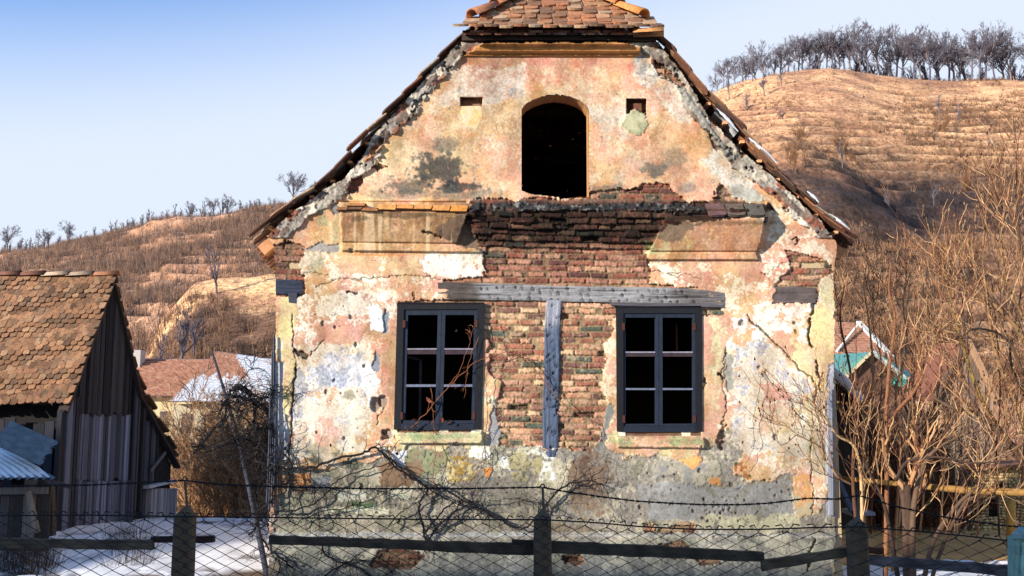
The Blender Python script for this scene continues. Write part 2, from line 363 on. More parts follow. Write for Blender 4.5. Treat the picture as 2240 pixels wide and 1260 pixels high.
    ck = np.clip(1 - np.abs(fbm(X, Y, 46, 4, 59)) / .022, 0, 1) * (fbm(X, Y, 120, 3, 60) > .0); top = top * (1 - .5 * ck)[..., None]
    th = .028 - .0025 * a1 - .003 * a2 + .0016 * f3 * a2 + .003 * f40

    # ---- lower wall: cement with remains of paint
    LOW = [(596, 1345), (606, 1100), (630, 1060), (665, 1040), (700, 1032), (760, 1020), (800, 1005), (845, 978), (880, 985), (960, 982), (1060, 972), (1090, 955), (1100, 930), (1088, 880), (1104, 880), (1120, 965), (1190, 985),
           (1228, 985), (1300, 985), (1330, 955), (1338, 985), (1360, 997), (1420, 999), (1470, 1002), (1505, 1010), (1540, 995), (1565, 960), (1585, 940), (1600, 962), (1612, 985), (1608, 1040), (1660, 1046), (1730, 1038), (1738, 1090),
           (1742, 1130), (1790, 1125), (1830, 1040), (1830, 1345)]
    low = np.clip(sdpoly(XW + 20 * f40, YW + 16 * g40, LOW, 30) / 1.5 + .5, 0, 1)
    cem = lin(160, 152, 138) * (1 + .18 * f3 + .14 * f7 + .16 * h25)[..., None]
    lw = .5 * h25 + .5 * fbm(X, Y, 80, 4, 61) + .3 * f7
    cem = mixc(cem, lin(208, 198, 170) * np.ones(3), np.clip((lw - .08) / .2, 0, .72))
    cem = mixc(cem, lin(138, 136, 110) * np.ones(3), np.clip((fbm(X, Y, 60, 5, 62) - .3) / .2, 0, .45))
    cem = cem * (1 + .2 * (vnoise(X / 2.2, Y / 2.2, 64) - .5) * 2 - .35 * np.clip(fbm(X, Y, 50, 5, 65, .65), 0, 1))[..., None]; spk = ((vnoise(X / 4.5, Y / 5.5, 71) > .93) & (h60 > -.35)).astype(np.float32); cem = cem * (1 - .6 * spk)[..., None]
    lowh = .014 + .003 * f7 + .002 * f3 - .007 * spk
    col = mixc(top, cem, low); hgt = th * (1 - low) + lowh * low
    def patch(poly, c, h=.02, wr=.0, c2=None, soft=1.2):
        nonlocal col, hgt
        m = M(poly, soft)
        if wr: m = m * np.clip((1 - wr - .5 + .6 * (wn_ + .5 * f7)) / .05, 0, 1)
        cc = lin(c) * (1 + .16 * f7 + .14 * f3 + .12 * h25)[..., None]
        if c2 is not None: cc = mixc(cc, lin(c2) * np.ones(3), np.clip((h25 + .1) * 2, 0, 1))
        col = mixc(col, cc, m)
        if h is not None: hgt = hgt * (1 - m) + (h + .0015 * f7) * m
    patch([(880, 985), (985, 985), (990, 1010), (960, 1030), (905, 1048), (880, 1010)], (146, 150, 116), .021, .1, (152, 130, 108))
    patch([(830, 1016), (885, 1005), (930, 1030), (890, 1064), (832, 1066)], (150, 124, 98), .02, .1)
    patch([(975, 992), (1030, 985), (1046, 1010), (1036, 1052), (980, 1056)], (150, 122, 62), .02, .42, (206, 190, 140))
    patch([(860, 988), (890, 985), (885, 1020), (866, 1018)], (232, 230, 222), .024)
    patch([(1025, 976), (1070, 976), (1075, 1000), (1045, 1006), (1026, 996)], (226, 222, 206), .022)
    patch([(1100, 985), (1215, 982), (1214, 1050), (1150, 1050), (1090, 1020)], (224, 222, 212), .018, .42, (190, 186, 160))
    patch([(1110, 985), (1190, 1000), (1180, 1060), (1120, 1050)], (180, 170, 130), .018, .4)
    patch([(1058, 1028), (1076, 1022), (1076, 1044), (1062, 1046)], (212, 146, 84), .02)
    patch([(640, 1040), (676, 1036), (680, 1070), (650, 1080)], (206, 146, 96), .02, .2)
    patch([(690, 1042), (720, 1040), (720, 1068), (690, 1068)], (146, 148, 150), .012)
    patch([(710, 1112), (790, 1108), (856, 1112), (850, 1126), (770, 1124), (714, 1124)], (226, 222, 190), .022, .1)
    patch([(840, 1064), (905, 1066), (900, 1092), (862, 1092)], (216, 212, 184), .022, .15)
    patch([(735, 1075), (810, 1062), (815, 1090), (740, 1098)], (214, 210, 186), .02, .3)
    patch([(760, 1098), (820, 1096), (822, 1108), (765, 1110)], (110, 128, 92), .02, .3)
    patch([(1430, 1005), (1500, 1012), (1575, 1010), (1580, 1050), (1540, 1062), (1508, 1086), (1490, 1070), (1486, 1036), (1450, 1040), (1432, 1050)], (176, 168, 148), .022, .05, (150, 148, 142))
    patch([(1490, 1004), (1530, 996), (1535, 1008), (1515, 1026), (1500, 1020)], (226, 172, 112), .026)
    patch([(1548, 1045), (1572, 1040), (1580, 1058), (1555, 1064)], (206, 150, 92), .022, .25)
    patch([(1605, 1012), (1640, 1008), (1645, 1044), (1608, 1048)], (190, 132, 76), .024, .36, (88, 92, 60))
    patch([(1732, 1040), (1772, 1040), (1777, 1128), (1744, 1136)], (214, 164, 110), .024, .16, (190, 180, 150))
    patch([(1390, 1062), (1480, 1052), (1560, 1070), (1728, 1050), (1740, 1128), (1560, 1140), (1420, 1135)], (158, 156, 150), .012, .22)
    patch([(1536, 1128), (1740, 1126), (1760, 1160), (1530, 1156)], (190, 184, 154), .014, .2)
    # grey render where the finish coat fell off
    for poly, c in [([(950, 503), (988, 474), (1024, 466), (1032, 500), (1042, 528), (1057, 547), (1025, 540), (998, 538), (974, 522)], (136, 116, 98)),
                    ([(1436, 524), (1458, 494), (1500, 488), (1536, 490), (1510, 506), (1492, 526), (1458, 530)], (150, 132, 112)),
                    ([(665, 546), (700, 528), (742, 534), (742, 552), (668, 552)], (160, 154, 146)),
                    ([(716, 440), (736, 440), (744, 470), (728, 468)], (140, 138, 134)),
                    ([(840, 672), (852, 682), (854, 718), (840, 730), (834, 700)], (142, 146, 150)),
                    ([(822, 766), (834, 775), (832, 814), (816, 812), (812, 796)], (146, 150, 154)),
                    ([(643, 805), (668, 812), (676, 850), (660, 884), (644, 890)], (176, 172, 168)),
                    ([(598, 790), (622, 790), (618, 900), (634, 945), (632, 1010), (598, 1010)], (186, 184, 184)),
                    ([(1586, 772), (1606, 780), (1604, 846), (1592, 862), (1583, 826)], (170, 166, 154)),
                    ([(1770, 605), (1790, 610), (1796, 660), (1778, 690), (1772, 650)], (176, 176, 178)),
                    ([(1086, 872), (1090, 900), (1098, 962), (1070, 975), (1074, 905)], (158, 156, 152)),
                    ([(1325, 884), (1345, 886), (1340, 915), (1328, 945), (1322, 985), (1304, 985), (1318, 930)], (152, 150, 140)),
                    ([(1810, 800), (1828, 790), (1828, 1130), (1808, 1130)], (170, 170, 176))]:
        patch(poly, c, .013)
    patch([(1594, 404), (1622, 404), (1652, 416), (1670, 440), (1640, 444), (1602, 430)], (186, 182, 168), .035)
    patch([(1008, 232), (1052, 224), (1055, 268), (1040, 284), (1012, 270)], (222, 184, 128), .032, 0, (212, 200, 166))
    patch([(1368, 250), (1392, 238), (1414, 252), (1412, 290), (1395, 298), (1360, 276)], (168, 166, 132), .04, 0, (196, 190, 156))
    patch([(806, 672), (822, 666), (840, 690), (838, 726), (812, 726)], (244, 241, 232), .032)
    # adobe/brick fields
    BR = [[(1030, 438), (1060, 434), (1100, 436), (1132, 440), (1165, 432), (1230, 436), (1290, 420), (1345, 415), (1372, 412), (1400, 410), (1412, 404), (1440, 401), (1458, 406), (1478, 426), (1502, 440), (1560, 440),
           (1570, 408), (1578, 402), (1588, 412), (1600, 428), (1640, 446), (1690, 446), (1690, 462), (1545, 486), (1500, 488), (1460, 494), (1438, 522), (1416, 552), (1424, 590), (1418, 620), (1436, 622), (1470, 618), (1480, 630), (1528, 630), (1560, 655), (1574, 670), (1582, 690), (1345, 690), (1346, 720), (1333, 740),
           (1321, 758), (1325, 800), (1318, 832), (1312, 850), (1326, 872), (1330, 886), (1316, 935), (1300, 985), (1090, 974), (1096, 965), (1090, 920), (1084, 872), (1092, 862), (1098, 838), (1080, 824), (1068, 812), (1069, 780), (1067, 746), (1056, 738), (1040, 690),
           (1000, 690), (985, 640), (966, 614), (1000, 612), (1059, 607), (1057, 547), (1042, 530), (1030, 500), (1020, 470)],
          [(596, 536), (640, 527), (658, 534), (666, 546), (656, 580), (657, 600), (668, 606), (662, 650), (640, 650), (596, 650)],
          [(1720, 545), (1742, 553), (1786, 560), (1815, 576), (1822, 590), (1810, 602), (1792, 622), (1790, 668), (1690, 664), (1696, 622), (1718, 600), (1728, 590)],
          [(1432, 128), (1456, 140), (1476, 172), (1500, 186), (1496, 196), (1470, 178), (1444, 160), (1430, 140)],
          [(814, 364), (832, 358), (850, 362), (838, 371), (820, 372)],
          [(806, 330), (826, 312), (836, 300), (834, 316), (814, 342)], [(766, 398), (786, 384), (792, 400), (776, 424), (760, 424)],
          [(1408, 1146), (1432, 1144), (1440, 1160), (1500, 1142), (1525, 1146), (1520, 1166), (1412, 1166)],
          [(830, 1200), (880, 1196), (930, 1215), (900, 1246), (806, 1240)], [(1440, 1188), (1500, 1184), (1520, 1216), (1470, 1222), (1430, 1206)], [(1520, 1220), (1570, 1214), (1580, 1236), (1530, 1240)], [(1230, 1214), (1270, 1212), (1280, 1232), (1236, 1236)],
          [(1610, 318), (1622, 330), (1634, 340), (1620, 345)], [(1545, 283), (1560, 300), (1582, 326), (1566, 330), (1552, 305)],
          [(1574, 940), (1588, 932), (1590, 965), (1580, 985), (1566, 975)], [(838, 940), (850, 938), (850, 960), (836, 958)], [(1535, 825), (1545, 830), (1540, 850), (1535, 848)],
          [(870, 660), (1000, 656), (1060, 660), (1060, 672), (870, 672)]]
    brk = np.zeros_like(X); 
    for poly in BR: brk = np.maximum(brk, M(poly, 1.0))
    # edge of the broken coat shows as a pale rim
    rim = np.clip(1 - np.abs(brk - .5) * 2, 0, 1)
    hb = bh + corb
    col = mixc(col, bcol, brk); hgt = hgt * (1 - brk) + hb * brk
    # sooty moss on the ledge
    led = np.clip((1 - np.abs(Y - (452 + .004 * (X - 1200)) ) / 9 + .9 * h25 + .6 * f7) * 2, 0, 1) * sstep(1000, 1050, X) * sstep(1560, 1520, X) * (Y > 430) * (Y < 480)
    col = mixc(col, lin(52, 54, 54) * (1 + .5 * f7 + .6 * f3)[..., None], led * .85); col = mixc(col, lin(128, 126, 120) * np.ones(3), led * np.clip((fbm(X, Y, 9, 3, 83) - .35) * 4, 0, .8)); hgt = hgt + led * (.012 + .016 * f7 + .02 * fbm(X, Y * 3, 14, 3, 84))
    # ---- cornices (run mouldings that broke off in the middle)
    cl = sdpoly(X + 2 * f16, Y, [(743, 440), (1020, 440), (1022, 474), (998, 536), (1052, 545), (1052, 556), (748, 556)], 20)
    cr = sdpoly(X + 2 * f16, Y, [(1460, 470), (1676, 470), (1664, 530), (1654, 553), (1660, 572), (1412, 572), (1420, 552)], 20)
    pl = np.interp(Y - .012 * (X - 745), [440, 452, 462, 528, 530.5, 533, 547, 551], [0, .15, .23, .085, .055, .075, .07, .028])
    pr = np.interp(Y, [452, 470, 484, 548, 550.5, 553, 567, 570], [.05, .2, .22, .085, .05, .075, .07, .028])
    ct = sdpoly(X + 1.5 * f16, Y + 1.0 * f7, [(1014, 84), (1404, 84), (1400, 120), (1392, 126), (1024, 124), (1008, 132), (1003, 124), (1008, 100)], 20)
    pt = np.interp(Y, [84, 97, 99, 101, 112, 119, 120, 125], [.2, .2, .17, .145, .12, .05, .07, .03])
    col = mixc(col, lin(200, 144, 82) * (1 + .16 * h25 + .1 * f7)[..., None], np.clip(ct / 1.5 + .5, 0, 1) * .93)
    col = mixc(col, lin(120, 86, 52) * (1 + .3 * f7)[..., None], np.clip(ct / 1.5, 0, 1) * sstep(102, 94, Y + 5 * h25) * .7)
    for sd, prof, m0 in ((cl, pl, 1), (cr, pr, 1), (ct, pt, 1)):
        m = np.clip(sd / 1.5 + .5, 0, 1)
        hgt = hgt * (1 - m) + (prof + .003 * f16 + .0015 * f7) * m
    mo = np.maximum(np.clip(cl / 3, 0, 1), np.clip(cr / 3, 0, 1)); col = mixc(col, col * np.array([.90, .84, .76]), mo)
    # rain streaks on the left cornice, darker under the tiles
    st = fbm(X, Y * .06, 9, 3, 81)
    mcl = np.clip(cl / 3, 0, 1) * sstep(535, 500, Y)
    col = col * (1 + (.28 * st + .22 * h25) * mcl)[..., None] 
    col = mixc(col, lin(232, 206, 170) * np.ones(3), np.clip((fbm(X, Y * .05, 13, 3, 82) - .42) * 4, 0, .6) * np.clip(cl / 3, 0, 1))
    # ---- rakes: broken mortar and stones along the roof edge
    dW = sdpoly(X, Y, [(1195, -120)] + [p for p in WALL if p[1] > 120], 60)
    slope_ = (Y < 520)
    rk = np.clip((34 + 10 * f40 + 5 * f16 - dW) / 2 , 0, 1) * slope_ 
    vx = fbm(X, Y, 24, 2, 91) * 14; 
    cellx = (X * .72 + Y * .7 * np.where(X < 1200, -1, 1)) / 30; celly = (X * .7 * np.where(X < 1200, 1, -1) + Y * .72) / 13
    cx0 = np.floor(cellx + .3 * f16 + .5 * np.floor(celly)); cy0 = np.floor(celly + .25 * f16)
    sr = _h(cx0.astype(np.int64), cy0.astype(np.int64), 95)
    spal = lin(np.array([(176, 166, 152), (150, 140, 128), (196, 184, 164), (150, 104, 84), (128, 112, 100), (206, 196, 178)]))
    scol = spal[np.minimum((sr * 6).astype(int), 5)] * (1 + .3 * f7 + .2 * f3)[..., None]
    crev = np.clip((fbm(X, Y, 17, 3, 97) - .5) / .12, 0, 1)
    scol = scol * (1 - .5 * crev)[..., None]
    rightr = (X > 1200).astype(np.float32)
    scol = mixc(scol, lin(206, 198, 176) * (1 + .1 * h25)[..., None] * np.ones(3), .6 * rightr * np.clip(.5 + h60 * 2, 0, 1) * (1 - crev))
    scol = mixc(scol, lin(96, 98, 92) * np.ones(3), .7 * rightr * np.clip((h25 + .15) * 2, 0, 1) * sstep(180, 215, Y) * sstep(335, 300, Y))
    col = mixc(col, scol, rk * (1 - brk)); hgt = hgt * (1 - rk * (1 - brk)) + (.05 + .02 * sr + .012 * f16 + .006 * f7 - .03 * crev) * rk * (1 - brk)
    # upper rake mouldings left on the gable
    for line, w_, c in [([(838, 318), (800, 352)], 3, (206, 164, 116)), ([(1485, 190), (1530, 250), (1562, 300), (1600, 345)], 8, (150, 148, 138))]:
        d = sdline(X + 3 * f16, Y + 3 * g20, line); m = np.clip((w_ - d) / 1.5, 0, 1)
        col = mixc(col, lin(c) * (1 + .2 * f7)[..., None], m * .7); hgt = hgt + .022 * np.clip((w_ - d) / 4, 0, 1)
    # ---- stains with a shape of their own
    for (cx, cy, rx, ry, s, c) in [(965, 372, 62, 38, .9, (66, 68, 66)), (905, 405, 60, 20, .75, (74, 76, 72)), (975, 318, 34, 18, .6, (84, 86, 82)), (1000, 408, 44, 12, .85, (60, 62, 62)), (935, 425, 150, 12, .5, (92, 94, 90)),
                                   (1434, 376, 24, 16, .8, (84, 86, 80)), (1478, 344, 30, 18, .45, (104, 102, 92)), (1400, 366, 80, 26, .25, (120, 112, 98)), (1320, 412, 40, 10, .55, (84, 88, 84)), (1560, 340, 20, 60, .3, (120, 116, 100)),
                                   (1200, 330, 200, 60, .15, (150, 130, 104)), (690, 985, 20, 18, .35, (90, 100, 80)), (770, 1015, 26, 14, .75, (62, 72, 62)), (690, 1010, 12, 16, .8, (60, 72, 60)), (735, 992, 16, 10, .6, (70, 78, 66)), (765, 868, 14, 14, .6, (112, 104, 80)),
                                   (1290, 1050, 42, 80, .72, (112, 84, 64)), (1275, 1010, 20, 36, .6, (104, 78, 62)), (1230, 1160, 60, 14, .4, (120, 90, 60)), (1290, 975, 36, 10, .4, (80, 74, 66)), (1150, 1080, 40, 60, .3, (120, 116, 90)),
                                   (1490, 965, 60, 10, .5, (112, 140, 100)), (1360, 970, 20, 10, .5, (112, 140, 100)), (960, 955, 80, 8, .5, (122, 160, 116)), (1425, 540, 14, 14, .4, (120, 150, 100)), (705, 470, 10, 30, .45, (130, 150, 120)), (735, 500, 8, 40, .4, (140, 160, 130)),
                                   (870, 470, 60, 8, .6, (70, 60, 46)), (790, 478, 30, 8, .6, (80, 72, 60)), (1600, 486, 80, 6, .5, (90, 66, 40)), (690, 590, 24, 24, .4, (150, 144, 110)),  # leading entries: dark bands just below the ledge tiles
                                   (1580, 800, 8, 40, .3, (150, 160, 130)), (1790, 620, 20, 40, .3, (130, 130, 112)), (640, 1120, 40, 60, .35, (110, 120, 104)), (1600, 420, 30, 10, .5, (120, 110, 96)), (1500, 412, 24, 10, .5, (110, 112, 110))]:
        m = blob(cx, cy, rx, ry, 1.0) * s
        col = mixc(col, lin(c) * (1 + .3 * f3 + .3 * f7)[..., None], m)
    # plinth: a weathered step at the foot of the wall
    pth = sstep(1166, 1172, Y + 2 * f16)
    hgt = hgt + .045 * pth
    col = mixc(col, lin(196, 200, 200) * (1 + .2 * f7)[..., None], np.clip((1 - np.abs(Y - 1170 + 3 * f16) / 7) * 1.5, 0, 1) * .55 * (1 - .4 * rightr))
    col = mixc(col, lin(124, 136, 136) * (1 + .2 * f7 + .2 * h25)[..., None], sstep(1174, 1184, Y + 5 * f16) * .3 * (1 - brk))
    # ---- window ledges of plaster
    for poly, h in [([(866, 944), (1056, 942), (1058, 964), (1052, 972), (872, 972)], .06), ([(1346, 954), (1540, 956), (1546, 974), (1540, 982), (1350, 980)], .055)]:
        m = np.clip(sdpoly(X + f7, Y + f7, poly, 20) / 3, 0, 1); hgt = hgt + h * m
    for x0, x1, y0, y1 in [(870, 1052, 937, 945), (1352, 1534, 944, 954)]:      # broken bricks just under the frames
        m = ((X > x0) & (X < x1) & (Y > y0) & (Y < y1)).astype(np.float32); seg = _h(np.floor(X / 24 + .2 * f16).astype(np.int64), (X * 0).astype(np.int64), 5)
        cc = np.where(seg[..., None] > .7, lin(226, 220, 196), lin(112, 84, 70)) * (1 + .3 * f7)[..., None]
        col = mixc(col, cc, m * .9); hgt = hgt + m * (.02 * seg - .02)
    # ---- holes, cracks, pits
    def groove(line, w_, dep, dark=.75, a=5):
        nonlocal col, hgt
        d = sdline(X + a * f16 + 2 * f7, Y + a * g20 + 2 * f7, line); m = np.clip((w_ - d) / 1.3, 0, 1)
        col = col * (1 - dark * m)[..., None]; hgt = hgt - dep * m
    for ln, w_, dp in [([(640, 690), (643, 760), (645, 800)], 1.6, .02), ([(645, 800), (641, 850), (638, 905), (637, 945), (634, 1000)], 2.6, .03), ([(646, 768), (655, 775), (662, 772), (672, 783)], 4.5, .03), ([(672, 783), (690, 765), (712, 742)], 1.6, .02),
                       ([(655, 600), (690, 597), (700, 604), (720, 600)], 1.3, .015), ([(690, 630), (715, 622), (745, 604), (790, 612), (850, 604), (885, 600), (940, 608), (975, 614)], 1.4, .016), ([(905, 640), (903, 655)], 1.8, .02), ([(760, 638), (782, 640)], 2.4, .03),
                       ([(1632, 690), (1640, 702), (1652, 710), (1664, 718), (1690, 745), (1715, 765), (1728, 782), (1745, 796), (1752, 812), (1775, 825), (1786, 850), (1780, 880)], 2.2, .022), ([(1655, 706), (1668, 726), (1688, 744)], 1.4, .015),
                       ([(1774, 700), (1770, 720), (1772, 745), (1778, 762)], 3.2, .04), ([(1785, 788), (1788, 810), (1791, 830), (1793, 855)], 2.8, .035), ([(1786, 765), (1786, 790)], 1.2, .015), ([(1776, 640), (1783, 662), (1778, 690)], 3.5, .04),
                       ([(1772, 960), (1776, 1000), (1772, 1040), (1779, 1060), (1778, 1125)], 1.9, .02), ([(1590, 760), (1582, 790), (1577, 830), (1584, 860), (1586, 900), (1580, 935)], 1.8, .02), ([(1574, 820), (1582, 830)], 3.5, .03),
                       ([(1780, 1180), (1770, 1205), (1766, 1250)], 2.6, .03), ([(1560, 1173), (1640, 1170), (1730, 1166)], 1.8, .02), ([(1290, 1160), (1380, 1164), (1480, 1166)], 1.3, .02), ([(1462, 600), (1480, 606), (1508, 602), (1535, 610)], 1.3, .014),
                       ([(1660, 600), (1680, 596), (1715, 578)], 1.3, .016), ([(1420, 590), (1460, 600), (1500, 598)], 1.5, .014), ([(925, 508), (950, 512), (966, 516)], 2.4, .03), ([(1730, 525), (1745, 522), (1742, 536)], 2.0, .03),
                       ([(720, 690), (742, 690)], 1.2, .012), ([(1350, 412), (1380, 416), (1410, 414)], 1.6, .02), ([(826, 930), (835, 900), (842, 890)], 1.8, .02)]:
        groove(ln, w_, dp)
    # scabbed pits left by driven stones
    rng = np.random.RandomState(5)
    pits = [(706, 708, 5), (733, 716, 4), (768, 694, 5), (779, 755, 5), (731, 832, 4), (797, 802, 4), (746, 861, 3), (713, 857, 4), (693, 946, 3), (752, 960, 5), (1623, 707, 7), (1738, 706, 4), (1741, 726, 4), (1660, 804, 5), (1672, 818, 6), (1696, 956, 6), (1660, 880, 3), (1735, 930, 3), (1625, 968, 3),
            (768, 549, 5), (730, 441, 3), (836, 420, 2), (1530, 1030, 5), (1600, 1060, 4), (822, 884, 14), (838, 878, 12), (1582, 952, 9), (1582, 975, 10), (1540, 832, 5), (850, 950, 9)]
    for k in range(36): pits.append((rng.uniform(650, 860), rng.uniform(660, 1000), rng.uniform(1, 2.2)))
    for k in range(30): pits.append((rng.uniform(1600, 1770), rng.uniform(690, 1030), rng.uniform(1, 2.2)))
    for k in range(60): pits.append((rng.uniform(1390, 1740), rng.uniform(1030, 1140), rng.uniform(1.2, 3.4)))
    for k in range(46): pits.append((rng.uniform(640, 1190), rng.uniform(1030, 1160), rng.uniform(1.2, 2.8)))
    for k in range(40): pits.append((rng.normal(1570, 30), rng.normal(1115, 14), rng.uniform(1.5, 3.5)))
    for (cx, cy, r) in pits:
        i0, i1 = int((cy - r * 3 - 84) / ST), int((cy + r * 3 - 84) / ST) + 1; j0, j1 = int((cx - r * 3 - 576) / ST), int((cx + r * 3 - 576) / ST) + 1
        s = np.s_[max(i0, 0):i1, max(j0, 0):j1]
        d = np.sqrt((X[s] - cx) ** 2 + ((Y[s] - cy) * .8) ** 2) + 2 * f7[s]; m = np.clip((r - d) / 1.5, 0, 1)
        col[s] = mixc(col[s], lin(140, 134, 124) * np.ones(3) if r > 4 else lin(100, 90, 78) * np.ones(3), m * .7); hgt[s] -= .003 * r * m + .006 * m
    # two small square niches in the gable
    for x0, x1, y0, y1, dp in [(1007, 1055, 213, 232, .10), (1371, 1414, 216, 252, .16)]:
        m = ((X > x0) & (X < x1) & (Y > y0) & (Y < y1) & (hgt < .0335 + .05 * (Y < y0 + 18))).astype(np.float32)
        rr = np.where((X > x0 + 12) & (X < x1 - 10) & (Y > y1 - 26) & (x0 > 1200), .07, dp)
        hgt = hgt - rr * m; col = mixc(col, bcol * .75, m)
    # swept sheet metal / board edge at the right corner, timber edge at the left
    lum = col.mean(-1, keepdims=True); col = lum + (col - lum) * 1.0
    wall_tone = np.clip(fbm(X, Y, 110, 4, 66) * .8 + .9 * sstep(960, 1120, Y + 30 * f90), 0, 1); low_b = sstep(1140, 1180, Y) * brk; col = col * (1 - .5 * low_b)[..., None]; col = col * (1 - .34 * wall_tone)[..., None]  # blotchy tone, darker towards the foot of the wall
    col = np.clip(1.30 * np.clip(col, 0, 1) ** 1.14, .004, .93)
    # ---- openings
    keep = np.ones(X.shape, bool)
    for poly in (ARCH,): keep &= ~(sdpoly(X + 1.2 * f7 * (Y > 400), Y + 1.0 * f7, poly, 10) > 0)
    for poly in (WIN_L, WIN_R): keep &= ~(sdpoly(X, Y, poly, 10) > 0)
    keep &= (sdpoly(X + 3 * f16 + 2 * f7, Y + 3 * g20, WALL, 10) > 0)
    kf = keep[:-1, :-1] & keep[1:, :-1] & keep[1:, 1:] & keep[:-1, 1:]
    pos = P(X, Y, -hgt)
    return grid_mesh('front_wall', pos, col, M_plaster, kf, parent=house)
front = facade()
# ------------------------------------------------------------------ house: openings, timber, roof
def slab(mb, poly, Y, depth, col, jit=0., rng=random):
    """prism: outline in photo pixels on the plane y = Y, pushed back by depth"""
    f = np.array([P(x + rng.uniform(-jit, jit), y + rng.uniform(-jit, jit), Y) for x, y in poly]); n = len(f)
    b = f + np.array([0, depth, 0])
    area = sum(poly[i][0] * poly[(i + 1) % n][1] - poly[(i + 1) % n][0] * poly[i][1] for i in range(n))
    if area > 0: f = f[::-1]; b = b[::-1]
    fs = [tuple(range(n)), tuple(range(2 * n - 1, n - 1, -1))] + [(i, n + i, n + (i + 1) % n, (i + 1) % n) for i in range(n)]
    mb.add(np.concatenate([f, b]), fs, col)

rng = random.Random(3)
def reveal(mb, poly, d, col, Y=-.02):
    f = np.array([P(x, y, Y) for x, y in poly]); b = f.copy(); b[:, 1] += d; n = len(f)
    mb.add(np.concatenate([f, b]), [(i, (i + 1) % n, n + (i + 1) % n, n + i) for i in range(n)], col)
mb = MB(); reveal(mb, ARCH, .27, lin(206, 150, 96)); mb.build('window_reveal', M_plaster, house)
for w in (WIN_L, WIN_R):
    mb = MB(); reveal(mb, w, .3, lin(90, 80, 70)); mb.build('window_reveal', M_plaster, house)

# -- casement windows
def window(x0, x1, y0, y1, skew, gl, mul, rows, label=None):
    blue = lin(36, 45, 60); dk = lin(24, 25, 30); rust = lin(110, 58, 40)
    def q(xa, xb, ya, yb): return [(xa + skew * (y1 - ya) / (y1 - y0), ya), (xb + skew * (y1 - ya) / (y1 - y0), ya), (xb + skew * (y1 - yb) / (y1 - y0), yb), (xa + skew * (y1 - yb) / (y1 - y0), yb)]
    fr = MB(); t = 15
    slab(fr, q(x0, x0 + t, y0, y1), -.042, .12, dk * 1.1, .6, rng); slab(fr, q(x1 - t, x1, y0, y1), -.043, .12, dk, .6, rng)
    slab(fr, q(x0 + t, x1 - t, y0, y0 + 12), -.041, .12, dk * 1.2, .5, rng); slab(fr, q(x0 + t, x1 - t, y1 - 12, y1 + 1), -.046, .13, blue * .8, .6, rng)
    slab(fr, q(x0 + 2, x1 - 2, y0 - 4, y0 - .5), -.05, .1, dk * .8, .5, rng)
    w = fr.build('window', M_blue, house)
    gx0, gx1, gy0, gy1 = gl; mx0, mx1 = mul
    for (a, b) in ((x0 + t + .5, (mx0 + mx1) / 2 - .4), ((mx0 + mx1) / 2 + .4, x1 - t - .5)):
        sm = MB(); first = a < mx0 - 20; ga, gb = (gx0, mx0) if first else (mx1, gx1)
        ya, yb = y0 + 12.5, y1 - 12.5
        slab(sm, q(a, ga, ya, yb), -.026, .05, blue, .5, rng); slab(sm, q(gb, b, ya, yb), -.027, .05, blue * 1.1, .5, rng)
        slab(sm, q(ga, gb, ya, gy0), -.025, .05, blue * .9, .4, rng); slab(sm, q(ga, gb, gy1, yb), -.028, .05, blue, .4, rng)
        for (r0, r1) in rows:
            if r1 - r0 > 6:
                slab(sm, q(ga, gb, r0, r0 + 3), -.03, .03, lin(150, 146, 158), .3, rng); slab(sm, q(ga, gb, r0 + 3, r1), -.022, .03, lin(64, 48, 54), .3, rng)
            else: slab(sm, q(ga, gb, r0, r1), -.028, .03, lin(120, 126, 146), .3, rng)
        s = sm.build('sash', M_blue, w)
        hx = a - 3 if first else b - 5
        for hy in ((gy0 + gy1) / 2 - (gy1 - gy0) * .45, (gy0 + gy1) / 2 + (gy1 - gy0) * .42): h = MB(); slab(h, q(hx, hx + 6, hy, hy + 16), -.05, .012, rust * .6, .3, rng); h.build('hinge', M_iron, s)
    return w
window(862, 1053, 665, 939, 7, (886, 1031, 689, 920), (951, 968), [(762, 775), (841, 846)])
window(1349, 1537, 673, 944, -1, (1369, 1516, 695, 927), (1434, 1450), [(769, 780), (849, 853)])

